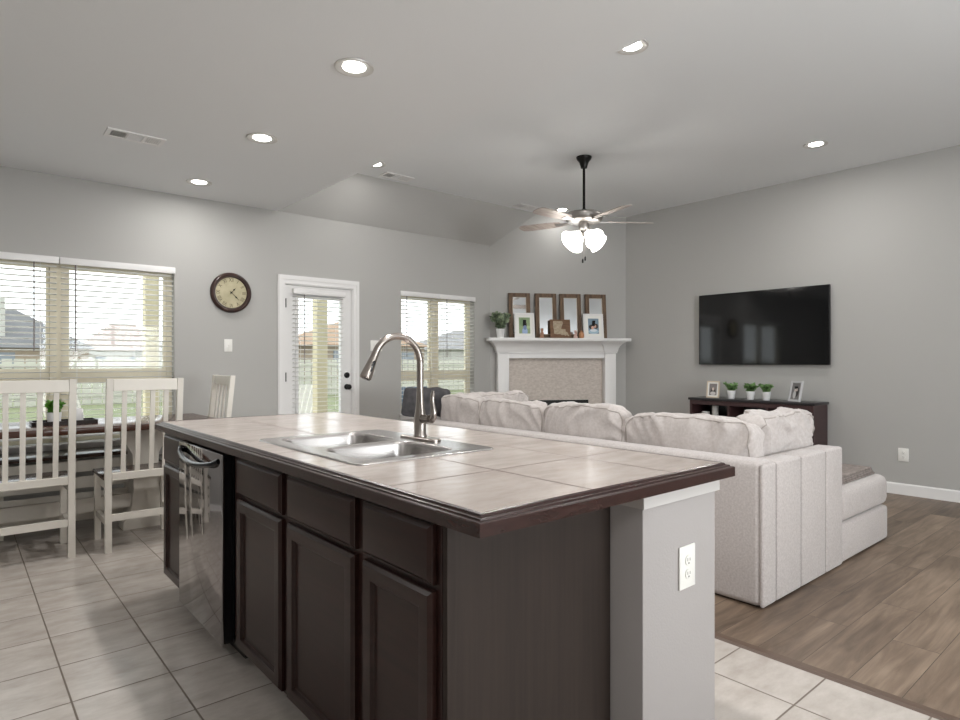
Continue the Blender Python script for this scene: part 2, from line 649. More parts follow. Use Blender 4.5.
window('window_1', 'wide dining room window with tan frame', *OPEN[0], [(0.635, 0.11)], 1.135)
window('window_2', 'living room window with tan frame behind the sofa', *OPEN[2], [(4.40, 0.10)], 1.09)
# unseen window added behind the camera to go with the fill lamp
for nm, lab, loc, rz, hw, z0, z1 in (('fill_window', 'window added in the wall behind the camera for fill light', (2.6, YF - 0.07, 0), 0, 1.3, 0.7, 2.2),):
    r = sroot(nm, lab, loc, rz)
    f = B()
    f.ring(rect(-hw, z0, hw, z1), rect(-hw + 0.06, z0 + 0.06, hw - 0.06, z1 - 0.06), -0.04, 0.03)
    f.box(-0.03, -0.03, z0 + 0.06, 0.03, 0.02, z1 - 0.06)
    f.out('window_frame', WHITE, r, smooth=False)
    g = B()
    g.box(-hw + 0.05, -0.006, z0 + 0.05, hw - 0.05, -0.002, z1 - 0.05)
    g.out('pane', GLASS, r, smooth=False)


def blind(label, x0, x1, ztop, zbot, y, wand=None, pitch=0.0445, val_h=0.055, slat_w=0.048, tilt=-7):
    r = thing('window_blind', label, 'blind', ((x0 + x1) / 2, y, zbot), group=None)
    hw = (x1 - x0) / 2
    H = ztop - zbot
    v = B()
    v.box(-hw, -0.012, H - val_h, hw, 0.004, H, 0.004)
    v.box(-hw, 0.004, H - val_h, -hw + 0.012, 0.035, H, 0.003)
    v.box(hw - 0.012, 0.004, H - val_h, hw, 0.035, H, 0.003)
    v.out('valance', WHITE, r)
    hr = B()
    hr.box(-hw + 0.014, 0.008, H - 0.045, hw - 0.014, 0.055, H - 0.005)
    hr.out('head_rail', BLIND, r, smooth=False)
    s = B()
    z = H - val_h - 0.02
    while z > 0.035:
        s.box(-hw + 0.012, -slat_w / 2, -0.0014, hw - 0.012, slat_w / 2, 0.0014,
              M=Matrix.Translation((0, 0.032, z)) @ Matrix.Rotation(R(tilt), 4, 'X'))
        z -= pitch
    s.out('slats', BLIND, r, smooth=False)
    br = B()
    br.box(-hw + 0.012, 0.010, 0.0, hw - 0.012, 0.054, 0.016, 0.004)
    br.out('bottom_rail', BLIND, r)
    c = B()
    for cx in (-hw * 0.72, hw * 0.72):
        for yy in (0.007, 0.057):
            c.box(cx - 0.0012, yy - 0.0008, 0.014, cx + 0.0012, yy + 0.0008, H - 0.03)
    c.out('ladder_cord', BLIND, r, smooth=False)
    if wand:
        t = B()
        t.tube([(wand, -0.002, H - val_h + 0.01), (wand, -0.006, H - val_h - 0.7)], 0.0045, 8)
        t.out('tilt_wand', mat('wand_grey', srgb(120, 112, 112), 0.4), r)
    return r


yb = YB - 0.004
blind('white slatted blind of the left half of the dining window', -0.21, 0.632, 2.088, 0.64, yb, wand=0.26)
blind('white slatted blind of the right half of the dining window, beside the clock', 0.638, 1.49, 2.088, 0.64, yb, wand=-0.32)
blind('white slatted blind on the left half of the window behind the sofa', 3.862, 4.412, 2.062, 0.70, yb, wand=-0.19)
blind('white slatted blind on the right half of the window behind the sofa', 4.418, 4.972, 2.062, 0.70, yb, wand=-0.17)

# patio door
d = sroot('door_1', 'white patio door with glass and blind')
c = B()
c.ring([(2.425, 0), (3.325, 0), (3.325, 2.118), (2.425, 2.118)], [(2.497, 0), (3.253, 0), (3.253, 2.035), (2.497, 2.035)], YB - 0.02, YB - 0.0005)
c.ring([(2.433, 0), (3.317, 0), (3.317, 2.11), (2.433, 2.11)], [(2.46, 0), (3.29, 0), (3.29, 2.075), (2.46, 2.075)], YB - 0.026, YB - 0.02)
c.out('casing', WHITE, d, smooth=False)
j = B()
j.ring([(2.491, 0), (3.259, 0), (3.259, 2.039), (2.491, 2.039)], [(2.507, 0), (3.243, 0), (3.243, 2.026), (2.507, 2.026)], YB - 0.0005, YB + T)
j.out('jamb', WHITE, d, smooth=False)
s = B()
s.ring(rect(2.51, 0.012, 3.24, 2.022), rect(2.64, 0.25, 3.12, 1.90), YB + 0.012, YB + 0.056)
s.ring(rect(2.615, 0.225, 3.145, 1.925), rect(2.645, 0.255, 3.115, 1.895), YB + 0.004, YB + 0.012)
s.out('door_slab', WHITE, d, smooth=False)
g = B()
g.box(2.642, YB + 0.032, 0.252, 3.118, YB + 0.037, 1.898)
g.out('pane', GLASS, d, smooth=False)
for hz in (0.25, 1.10, 1.84):
    h = B()
    h.box(2.497, YB - 0.012, hz - 0.045, 2.513, YB + 0.012, hz + 0.045, 0.003)
    h.out('hinge', BLACKM, d)
k = B()
k.lathe([(0.030, 0), (0.030, 0.008), (0.012, 0.012), (0.012, 0.034), (0.026, 0.042), (0.029, 0.056), (0.024, 0.068), (0.008, 0.072)],
        (3.19, YB + 0.012, 0.985), 20, Matrix.Rotation(R(90), 4, 'X'))
k.out('door_knob', BLACKM, d)
k = B()
k.lathe([(0.031, 0), (0.031, 0.012), (0.024, 0.018), (0.008, 0.02)], (3.19, YB + 0.012, 1.11), 20, Matrix.Rotation(R(90), 4, 'X'))
k.box(3.183, YB - 0.024, 1.092, 3.197, YB - 0.008, 1.128, 0.003)
k.out('deadbolt', BLACKM, d)
blind('white slatted blind hung on the patio door glass', 2.565, 3.14, 1.985, 0.22, YB - 0.052, wand=-0.17)

# wall plates
def plate(name, label, cat, loc, rz, w_, h_, kind, n=1):
    r = thing(name, label, cat, loc, rz)
    p = B()
    p.box(-w_ / 2, -0.007, -h_ / 2, w_ / 2, -0.0005, h_ / 2, 0.003)
    p.out('plate', CREAM, r)
    if kind == 'outlet':
        for s_ in (0.021, -0.021):
            q = B()
            q.lathe([(0.0165, 0), (0.0165, 0.003), (0.014, 0.0035)], (0, -0.007, s_), 20, Matrix.Rotation(R(90), 4, 'X'))
            so = q.out('socket', CREAM, r)
            q = B()
            q.box(-0.0075, -0.0112, s_ - 0.002, -0.0055, -0.0104, s_ + 0.008)
            q.box(0.0055, -0.0112, s_ - 0.002, 0.0075, -0.0104, s_ + 0.007)
            q.box(-0.0025, -0.0112, s_ - 0.011, 0.0025, -0.0104, s_ - 0.006)
            q.out('slots', SLOT, so, smooth=False)
    else:
        for i in range(n):
            x = (i - (n - 1) / 2) * 0.046
            q = B()
            q.box(x - 0.016, -0.0095, -0.033, x + 0.016, -0.007, 0.033, 0.002)
            q.box(x - 0.005, -0.018, -0.004, x + 0.005, -0.0095, 0.012, 0.002)
            q.out('toggle', CREAM, r)
    return r


plate('light_switch', 'white single light switch on the wall below the round clock', 'light switch', (1.95, YB, 1.405), 0, 0.075, 0.118, 'switch')
plate('light_switch', 'white wide double light switch between patio door and sofa window', 'light switch', (3.545, YB, 1.43), 0, 0.145, 0.118, 'switch', 2)
plate('wall_outlet', 'white outlet low on the right wall, right of the sofa end', 'outlet', (XR, 1.815, 0.375), R(-90), 0.085, 0.125, 'outlet')
plate('wall_outlet', 'white outlet on the grey end wall of the island', 'outlet', (1.738, 1.044, 0.612), 0, 0.089, 0.133, 'outlet')

# ------------------------------------------------------------------ ceiling lights, vents
RINGM = mat('lamp_trim', srgb(206, 204, 200), 0.35, 0.3)
def downlight_parts(root):
    t = B()
    t.lathe([(0.100, -0.002), (0.097, -0.008), (0.088, -0.009), (0.080, -0.006), (0.056, -0.0015)], n=36, cap=False)
    t.out('trim_ring', RINGM, root)
    l = B()
    l.lathe([(0.060, -0.0012), (0.055, -0.004), (0.035, -0.0065), (0.004, -0.007)], n=32)
    l.out('lens', LENS, root)
    ld = bpy.data.lights.new('downlight_lamp', 'AREA')
    ld.shape = 'DISK'
    ld.size = 0.11
    ld.energy = CAN_W
    ld.color = (1.0, 0.975, 0.945)
    lo = bpy.data.objects.new('downlight_lamp', ld)
    lo.location = (0, 0, -0.012)
    col.objects.link(lo)
    lo.parent = root


cans = [(1.534, 2.775, H1, 'large recessed ceiling light nearest the camera, above the island'),
        (1.554, 4.05, H1, 'middle recessed light of the row over the island and dining area'),
        (1.538, 5.38, H1, 'recessed ceiling light nearest the wall clock'),
        (3.145, 2.253, H2, 'recessed light at the edge of the raised ceiling, partly hidden by the lower ceiling'),
        (5.80, 2.21, H2, 'recessed light in the raised ceiling above the television'),
        (3.12, 5.22, H2, 'small recessed light at the raised ceiling edge beside the ceiling vent'),
        (5.854, 5.25, H2, 'recessed ceiling light behind the fan, by the fireplace wall'),
        (1.54, 1.45, H1, 'recessed ceiling light overhead at the near end of the island'),
        (-1.1, 4.0, H1, 'added recessed fill light over the left end of the dining table'),  # from here on: unseen cans added to brighten the room
        (-1.1, -1.0, H1, 'added recessed fill light behind the camera on the left'),
        (1.5, -1.2, H1, 'added recessed fill light behind the camera near the kitchen middle'),
        (4.3, -0.8, H2, 'added recessed fill light in the raised ceiling behind the camera')]
DIM = {(5.854, 5.25): 0.12, (1.538, 5.38): 0.5, (3.12, 5.22): 0.4}
first = None
for x, y, z, lab in cans:
    if first is None:
        first = thing('recessed_light', lab, 'ceiling light', (x, y, z), 0, 'recessed ceiling lights')
        downlight_parts(first)
    else:
        c_ = dup(first, (x, y, z), 0, lab, 'recessed ceiling lights')
        if (x, y) in DIM:                   # lamps close to a wall are dimmed
            for q_ in c_.children:
                if q_.type == 'LIGHT':
                    q_.data = q_.data.copy()
                    q_.data.energy = CAN_W * DIM[(x, y)]


def vent(label, x, y, z, rz=0):
    r = thing('air_vent', label, 'vent', (x, y, z), rz, 'ceiling air vents')
    f = B()
    f.ring(rect(-0.17, -0.085, 0.17, 0.085), rect(-0.145, -0.06, 0.145, 0.06), 0, 0.008)
    for vx in (-0.049, 0.049):
        f.box(vx - 0.006, 0, -0.06, vx + 0.006, 0.008, 0.06)
    for v in f.bm.verts:
        v.co = Vector((v.co.x, v.co.z, -v.co.y - 0.0005))
    f.out('frame', WHITE, r, smooth=False)
    k = B()
    k.box(-0.146, -0.061, -0.002, 0.146, 0.061, -0.0006)
    k.out('duct_opening', mat('vent_dark', srgb(40, 39, 38), 0.8), r, smooth=False)
    l = B()
    for i in range(7):
        l.box(-0.143 + i * 0.013, -0.06, -0.0065, -0.1395 + i * 0.013, 0.06, -0.0025)
    for i in range(7):
        yy = -0.054 + i * 0.018
        l.box(-0.043, yy - 0.003, -0.0065, 0.043, yy + 0.003, -0.0025)
    for i in range(7):
        l.box(0.056 + i * 0.013, -0.06, -0.0065, 0.065 + i * 0.013, 0.06, -0.0025)
    l.out('louvers', WHITE, r, smooth=False)


vent('white ceiling air vent left of the recessed lights in the lower ceiling', 0.908, 4.575, H1)
vent('ceiling air vent at the left of the raised ceiling, beside a small light', 3.50, 5.43, H2)
vent('ceiling air vent in the raised ceiling left of the fan, by the slope', 5.40, 5.44, H2)

# ------------------------------------------------------------------ island
island_top = thing('island_countertop', 'tiled island countertop with dark wooden edge', 'countertop', (0, 0, 0))
SX0, SX1, SY0, SY1 = 0.985, 1.545, 1.745, 2.565     # hole of the sink
tb = B()
X0, X1, Y0, Y1 = 0.875, 1.916, 1.02, 3.735
hx0, hx1, hy0, hy1 = SX0 + 0.012, SX1 - 0.012, SY0 + 0.012, SY1 - 0.012
for a in ((X0, Y0, X1, hy0), (X0, hy1, X1, Y1), (X0, hy0, hx0, hy1), (hx1, hy0, X1, hy1)):
    tb.box(a[0], a[1], 0.875, a[2], a[3], 0.92)
tb.out('tile_top', CTILE, island_top, smooth=False)
prof = [(0.0, 0.921), (0.004, 0.9195), (0.006, 0.9185), (0.008, 0.914), (0.016, 0.9135), (0.018, 0.9125), (0.019, 0.909), (0.028, 0.9075), (0.030, 0.905), (0.030, 0.876), (0.0, 0.876)]
eb = B()
eb.loops([[(X0 - o_, Y0 - o_, z), (X1 + o_, Y0 - o_, z), (X1 + o_, Y1 + o_, z), (X0 - o_, Y1 + o_, z)] for o_, z in prof])
eb.out('edge_trim', ESPRESSO_E, island_top, smooth=False)

FX = 0.88      # cabinet face plane


def panel_door(root, name, ya, yb_, z0, z1, knob=False):
    """framed door facing -X with a recessed flat panel; stands proud of the face"""
    def lp(i, x):
        return [(x, ya + i, z0 + i), (x, yb_ - i, z0 + i), (x, yb_ - i, z1 - i), (x, ya + i, z1 - i)]
    bb = B()
    fr = 0.052
    bb.loops([lp(0, FX - 0.0005), lp(0, FX - 0.013), lp(0.003, FX - 0.014), lp(0.011, FX - 0.021), lp(fr - 0.010, FX - 0.021), lp(fr - 0.004, FX - 0.0195),
              lp(fr, FX - 0.011), lp(fr + 0.005, FX - 0.008)], cap0=True, cap1=True)
    return bb.out(name, ESPRESSO, root, angle=20)


def slab_front(root, name, ya, yb_, z0, z1):
    def lp(i, x):
        return [(x, ya + i, z0 + i), (x, yb_ - i, z0 + i), (x, yb_ - i, z1 - i), (x, ya + i, z1 - i)]
    bb = B()
    bb.loops([lp(0, FX - 0.0005), lp(0, FX - 0.012), lp(0.004, FX - 0.013), lp(0.013, FX - 0.0205), lp(0.016, FX - 0.021)], cap0=True, cap1=True)
    return bb.out(name, ESPRESSO, root, angle=20)


def cabinet(label, ya, yb_, fronts, end=False):
    r = thing('base_cabinet', label, 'cabinet', (0, 0, 0), 0, 'island base cabinets')
    bb = B()
    bb.box(FX, ya, 0.09, 1.49, yb_, 0.690)
    bb.box(FX, ya, 0.690, FX + 0.02, yb_, 0.870).box(1.47, ya, 0.690, 1.49, yb_, 0.870)
    bb.box(FX + 0.02, ya, 0.690, 1.47, ya + 0.018, 0.870).box(FX + 0.02, yb_ - 0.018, 0.690, 1.47, yb_, 0.870)
    bb.out('body', ESPRESSO, r, smooth=False)
    kb = B()
    kb.box(FX + 0.075, ya, 0.0, 1.49, yb_, 0.0895)
    kb.out('toe_kick', KICK, r, smooth=False)
    for a, c in fronts:
        slab_front(r, 'drawer_front', a, c, 0.715, 0.862)
        panel_door(r, 'door', a, c, 0.10, 0.70)
    if end:
        p = B()
        p.box(FX + 0.001, ya - 0.012, 0.0, 1.505, ya - 0.0005, 0.870, 0.001)
        p.box(FX + 0.001, ya - 0.018, 0.0, FX + 0.028, ya - 0.012, 0.870, 0.001)
        p.out('end_panel', ESP_PANEL, r, smooth=False)
    return r


cabinet('narrow dark cabinet at the near end of the island, with one drawer over one door', 1.168, 1.535, [(1.19, 1.517)], end=True)
cabinet('wide dark double-door cabinet below the sink', 1.5365, 2.585, [(1.565, 2.03), (2.08, 2.52)])
cabinet('narrow dark cabinet at the far end of the island beyond the dishwasher', 3.255, 3.70, [(3.285, 3.65)])

dwr = thing('dishwasher', 'shiny dark steel dishwasher built into the island', 'dishwasher', (0, 0, 0))
bb = B()
bb.box(FX, 2.60, 0.10, 1.46, 3.24, 0.862)
bb.box(0.845, 2.606, 0.088, FX, 3.234, 0.866)
bb.out('body', BLACKP, dwr, smooth=False)
bb = B()
bb.box(0.832, 2.606, 0.085, 0.845, 3.234, 0.868, 0.004, 2)
bb.out('door', DW, dwr)
bb = B()
pts, rad = [], []
for i in range(17):
    t = i / 16
    y = 2.64 + t * 0.56
    bow = math.sin(pi * t) ** 0.6
    pts.append((0.832 - 0.034 * bow, y, 0.838 - 0.038 * bow))
bb.tube(pts, [0.012] * 17, 10)
bb.out('handle', mat('dishwasher_handle', srgb(34, 34, 38), 0.12, 0.9), dwr)
bb = B()
bb.box(0.93, 2.61, 0.0, 0.95, 3.23, 0.098)
bb.out('kick_plate', KICK, dwr, smooth=False)

# end wall of the island and its cap strip
kw = sroot('wall_island', 'grey half wall at the back of the island')
bb = B()
bb.box(1.51, 1.044, 0, 1.916, 3.69, 0.8705, 0.003, 2)
bb.out('wall_panel', mat('island_wall_paint', srgb(166, 161, 159), 0.7, bump=(150, 0.25, 0.003)), kw)
bb = B()
bb.box(1.499, 1.033, 0.827, 1.926, 1.044, 0.8705)
bb.box(1.499, 1.044, 0.827, 1.51, 1.155, 0.8705)
bb.box(1.916, 1.044, 0.827, 1.926, 3.69, 0.8705)
bb.out('cap_strip', mat('cap_paint', srgb(200, 197, 194), 0.5), kw, smooth=False)

# sink
sk = thing('kitchen_sink', 'stainless double bowl kitchen sink set in the island', 'sink', (0, 0, 0))
ZS = 0.9215


def lp3(pts, z):
    return [(x, y, z) for x, y in pts]


bowls = [(1.03, 1.785, 1.425, 2.135), (1.03, 2.175, 1.425, 2.525)]
rim = B()
outer = rrect(SX0 - 0.012, SY0 - 0.012, SX1 + 0.012, SY1 + 0.012, 0.03)
holes = [rrect(*bw, 0.065) for bw in bowls]


def fillplate(bm, z):
    es = []
    for lpp in [outer] + holes:
        vs = [bm.verts.new((x, y, z)) for x, y in lpp]
        for i in range(len(vs)):
            es.append(bm.edges.new((vs[i], vs[(i + 1) % len(vs)])))
    bmesh.ops.triangle_fill(bm, edges=es, use_beauty=True)


fillplate(rim.bm, ZS + 0.004)
n0 = rrect(SX0 - 0.012, SY0 - 0.012, SX1 + 0.012, SY1 + 0.012, 0.03)
n1 = rrect(SX0 - 0.018, SY0 - 0.018, SX1 + 0.018, SY1 + 0.018, 0.036)
rim.loops([lp3(n0, ZS + 0.004), lp3([(a * 0.5 + c * 0.5, b_ * 0.5 + d_ * 0.5) for (a, b_), (c, d_) in zip(n0, n1)], ZS + 0.0035), lp3(n1, ZS - 0.001)])
bmesh.ops.remove_doubles(rim.bm, verts=rim.bm.verts, dist=0.0003)
rim.out('rim', STEEL, sk, angle=50)
for bw in bowls:
    x0, y0, x1, y1 = bw
    bl = B()
    L_ = []
    for ins, z, rr in ((0, ZS + 0.004, 0.065), (0.004, ZS + 0.001, 0.063), (0.007, ZS - 0.008, 0.062), (0.012, ZS - 0.10, 0.06), (0.018, ZS - 0.155, 0.06),
                       (0.03, ZS - 0.175, 0.055), (0.06, ZS - 0.185, 0.05), (0.14, ZS - 0.190, 0.03)):
        L_.append(lp3(rrect(x0 + ins, y0 + ins, x1 - ins, y1 - ins, rr), z))
    bl.loops(L_, cap1=True)
    bo = bl.out('bowl', STEEL, sk, angle=60)
    dr = B()
    dr.lathe([(0.042, 0), (0.040, 0.003), (0.030, 0.002), (0.004, 0.001)], ((x0 + x1) / 2, (y0 + y1) / 2, ZS - 0.1895), 24)
    dr.out('drain', NICKEL, bo)

# faucet
fc = thing('faucet', 'brushed nickel pull-down gooseneck faucet behind the sink', 'faucet', (1.497, 2.143, ZS + 0.0045))
bb = B()
pl = rrect(-0.032, -0.125, 0.032, 0.125, 0.03)
bb.loops([lp3(pl, 0), lp3(pl, 0.006), lp3([(x * 0.85, y * 0.97) for x, y in pl], 0.010)], cap0=True, cap1=True)
bb.out('deck_plate', NICKEL, fc)
bb = B()
bb.lathe([(0.029, 0.008), (0.029, 0.014), (0.0255, 0.02), (0.0255, 0.085), (0.024, 0.10), (0.020, 0.125), (0.0165, 0.16), (0.0150, 0.20)], n=28)
bb.out('body', NICKEL, fc)
bb = B()
path, rs = [], []
for i in range(8):
    path.append((0, 0, 0.19 + i * 0.02)); rs.append(0.0145)
cx, cz, rr = -0.112, 0.318, 0.112
for i in range(1, 25):
    a = R(i * 158 / 24)
    path.append((cx + rr * math.cos(a), 0, cz + rr * math.sin(a))); rs.append(0.0145)
bb.tube(path, rs, 16)
bb.out('gooseneck', NICKEL, fc)
p_end = Vector(path[-1])
tdir = (Vector(path[-1]) - Vector(path[-2])).normalized()
rotq = Vector((0, 0, 1)).rotation_difference(tdir).to_matrix().to_4x4()
bb = B()
bb.lathe([(0.0147, -0.004), (0.0155, 0.004), (0.0155, 0.022), (0.0185, 0.05), (0.0235, 0.095), (0.0245, 0.108), (0.021, 0.112)], p_end, 24, rotq)
hd = bb.out('spray_head', NICKEL, fc)
bb = B()
bb.lathe([(0.0215, 0.1115), (0.018, 0.1135), (0.002, 0.1135)], p_end, 20, rotq)
bb.out('nozzle', BLACKP, hd)
bb = B()
bb.box(-0.006, -0.022, 0.035, 0.006, -0.016, 0.085, 0.004, M=Matrix.Translation(p_end) @ rotq)
bb.out('spray_button', BLACKP, hd)
bb = B()
bb.tube([(0, -0.018, 0.085), (0, -0.060, 0.085)], [0.018, 0.0175], 16)
bb.tube([(0, -0.061, 0.085), (0, -0.074, 0.085)], [0.020, 0.020], 16)
hp = [(0, -0.070, 0.083), (0, -0.086, 0.085), (0, -0.096, 0.097), (0, -0.098, 0.118), (0, -0.092, 0.145), (0, -0.087, 0.168), (0, -0.089, 0.190), (0, -0.094, 0.205)]
bb.tube(hp, [0.012, 0.014, 0.014, 0.0125, 0.0105, 0.010, 0.010, 0.006], 12)
bb.out('lever_handle', NICKEL, fc)

# ------------------------------------------------------------------ sofa
def cushion_point(c, w_, t_, h_, seed, k, wr, bulge):
    """a point of the unit cube's skin moved onto a soft, creased box cushion"""
    x, y, z = c
    f = (abs(x) ** k + abs(y) ** k + abs(z) ** k) ** (1 / k)
    x, y, z = x / f, y / f, z / f
    prof_ = 1 - bulge + bulge * max(0, math.cos(x * pi / 2)) ** 0.5 * max(0, math.cos(z * pi / 2)) ** 0.5
    px, py, pz = x * w_ / 2, y * prof_ * t_ / 2, z * h_ / 2
    s_ = seed * 7.3
    ph = s_ + 2.2 * noise.noise((px * 3.1, pz * 3.0, s_))
    top = min(1.0, max(0.0, 0.22 + 0.9 * z)) if z > -0.2 else 0.05
    ripple = (1 - 2 * abs(math.sin(px * 22 + 3.5 * ph + pz * 9 * math.sin(s_ * 1.7)))) * (0.25 + 1.3 * abs(noise.noise((px * 3.7, s_, 2.2)))) * top
    fine = noise.noise((px * 24, pz * 9 + px * 11, s_)) * top
    sg = max(-1.0, min(1.0, y * 2.5))
    py += sg * (wr * ripple + wr * 0.5 * fine + 0.02 * noise.noise((px * 4.2 + s_, pz * 4.2, s_ + y)))
    pz += (0.026 * noise.noise((px * 4.5 + s_, y * 0.8, s_)) + 0.012 * noise.noise((px * 17, y * 2, s_))) * (1 if z > 0 else 0.2) * abs(z)
    return Vector((px, py, pz))


def cushion(bm, w_, t_, h_, seed, M, k=6, wr=0.032, n=34, bulge=0.22):
    tmp = bmesh.new()
    bmesh.ops.create_cube(tmp, size=2)
    bmesh.ops.subdivide_edges(tmp, edges=tmp.edges[:], cuts=n, use_grid_fill=True)
    for v in tmp.verts:
        v.co = M @ cushion_point(v.co, w_, t_, h_, seed, k, wr, bulge)
    me_ = bpy.data.meshes.new('t')
    tmp.to_mesh(me_)
    tmp.free()
    bm.from_mesh(me_)
    bpy.data.meshes.remove(me_)


def welt(w_, t_, h_, y, M, seed, n=25, k=6, wr=0.032, bulge=0.22):
    """seam cord lying on the cushion's skin round its rim"""
    sq = []
    for i in range(n):
        t = -1 + 2 * i / n
        sq.append((t, -1))
    for i in range(n):
        sq.append((1, -1 + 2 * i / n))
    for i in range(n):
        sq.append((1 - 2 * i / n, 1))
    for i in range(n):
        sq.append((-1, 1 - 2 * i / n))
    return [M @ cushion_point((x, y, z), w_, t_, h_, seed, k, wr, bulge) for x, z in sq]


sofa = thing('sectional_sofa', 'light grey sectional sofa with loose back cushions and chaise end', 'sofa', (0, 0, 0))
SB, SA = 0.006, 0.735
bb = B()
bb.box(3.085, 1.437, SB, 3.262, 4.60, SA + 0.008, 0.035, 4)
bb.out('back_frame', SOFA, sofa)
SEAM = mat('sofa_seam', srgb(112, 104, 100), 0.95)
cuts = (3.088, 3.243, 3.55, 3.892, 4.15)
for a, c in zip(cuts, cuts[1:]):
    bb = B()
    bb.box(a + 0.002, 1.424, SB, c - 0.002, 1.45 if a < 3.2 else 1.575, SA - 0.004, 0.016, 3)
    bb.out('side_panel', SOFA, sofa)
for c in cuts[1:-1]:
    bb = B()
    bb.box(c - 0.004, 1.430, SB + 0.01, c + 0.004, 1.448, SA - 0.014)
    bb.out('seam', SEAM, sofa, smooth=False)
bb = B()
bb.box(3.28, 1.68, 0.05, 4.16, 4.39, 0.265, 0.02, 2)
bb.out('seat_base', SOFA, sofa)
bb = B()
bb.box(4.153, 1.430, 0.006, 5.015, 2.35, 0.242, 0.025, 3)
bb.out('chaise_base', SOFA, sofa)
bb = B()
bb.box(4.157, 1.428, 0.246, 5.02, 2.35, 0.458, 0.055, 4)
bb.out('chaise_cushion', SOFA, sofa)
for (x0, y0, x1, y1) in ((3.285, 1.67, 4.15, 2.35), (3.285, 2.355, 4.16, 3.30), (3.285, 3.305, 4.16, 4.385)):
    bb = B()
    bb.box(x0, y0, 0.268, x1, y1, 0.495, 0.055, 4)
    bb.out('seat_cushion', SOFA, sofa)
bb = B()
bb.box(3.268, 4.395, SB, 4.27, 4.60, SA, 0.035, 4)
bb.out('armrest', SOFA, sofa)
bb = B()
bb.box(3.12, 1.47, 0.0, 3.24, 4.55, SB + 0.002).box(3.2, 1.47, 0, 4.1, 1.6, SB + 0.002).box(4.15, 1.5, 0, 4.93, 2.2, 0.032).box(3.24, 4.45, 0, 4.2, 4.55, SB + 0.002)
bb.out('plinth', KICK, sofa, smooth=False)


def back_cushion(cx_, cy_, w_, rz, seed, h_=0.48, t_=0.20, lean=-4, z=0.71):
    M = Matrix.Translation((cx_, cy_, z)) @ Matrix.Rotation(rz, 4, 'Z') @ Matrix.Rotation(R(lean), 4, 'X')
    q = B()
    cushion(q.bm, w_, t_, h_, seed, M)
    c_ = q.out('back_cushion', SOFA_C, sofa, angle=180)
    q = B()
    q.tube(welt(w_, t_, h_, 0.9, M, seed), 0.004, 6, closed=True)
    q.tube(welt(w_, t_, h_, -0.9, M, seed), 0.004, 6, closed=True)
    q.out('piping', PIPING, c_)


# local +y faces the outer back of the sofa; rz = 90 turns it towards -X
for i, (ya, yb_, tz) in enumerate(((1.585, 2.42, 0.935), (2.43, 3.14, 0.955), (3.15, 3.86, 0.945), (3.87, 4.40, 0.965))):
    h_ = tz - 0.47
    back_cushion(3.375, (ya + yb_) / 2, yb_ - ya + 0.03, R(90), i + 1, h_=h_, z=0.47 + h_ / 2)
back_cushion(3.80, 1.69, 0.76, R(180), 9, h_=0.49)
back_cushion(3.86, 4.265, 0.78, 0, 11, h_=0.49, z=0.72)


def throw_pillow(label, loc, rz, lean, roll, s_, seed):
    M = Matrix.Rotation(R(lean), 4, 'X') @ Matrix.Rotation(R(roll), 4, 'Y')
    q = B()
    cushion(q.bm, s_, 0.12, s_, seed, M, k=8, wr=0.003, n=14, bulge=0.75)
    o_ = q.out('throw_pillow', CHARCOAL, None, angle=180)
    zmin = min(v.co.z for v in o_.data.vertices)
    o_.location = (loc[0], loc[1], loc[2] - zmin)
    o_.rotation_euler = (0, 0, rz)
    return tag(o_, label, 'pillow', 'charcoal throw pillows')


throw_pillow('charcoal throw pillow perched on the far sofa corner, showing left of the faucet neck', (3.14, 4.53, 0.745), R(-35), -12, 8, 0.27, 21)
throw_pillow('charcoal throw pillow behind another at the far sofa corner, right of the faucet neck', (3.37, 4.56, 0.738), R(-12), -14, 14, 0.25, 22)

bb = B()
for i in range(4):
    bb.box(4.20 + 0.012 * i, 1.49 + 0.004 * i, 0.4605 + 0.014 * i, 4.94 - 0.01 * i, 1.78 - 0.006 * i, 0.4745 + 0.014 * i, 0.0065, 2)
for v in bb.bm.verts:
    v.co.z += 0.010 * (v.co.z - 0.4605) / 0.06 * noise.noise(v.co * 9)
tag(bb.out('throw_blanket', THROW), 'folded grey throw blanket lying on the end seat of the sofa', 'blanket')

# ------------------------------------------------------------------ fireplace and mantel things
du = (C1 - C0).normalized()
RZF = math.atan2(du.y, du.x)


def W(u, nn, z):
    """point on the fireplace wall: u along it, nn out into the room"""
    p = C0 + du * u - n * nn
    return (p.x, p.y, z)


fp = thing('fireplace', 'white fireplace mantel with beige tiled surround', 'fireplace', W(0.87, 0, 0), RZF)
bb = B()
bb.box(-0.925, -0.245, 1.515, 0.945, -0.012, 1.555, 0.006)
bb.out('mantel_shelf', WHITE, fp)


def crown(bb, hw, d0, cx_, prf):
    """moulding swept round the front and both ends: prf = (projection, z)"""
    L_ = []
    for pr, z in prf:
        L_.append([(cx_ - hw - pr, -0.006, z), (cx_ - hw - pr, -d0 - pr, z), (cx_ + hw + pr, -d0 - pr, z), (cx_ + hw + pr, -0.006, z)])
    bb.loops(L_, True, True)


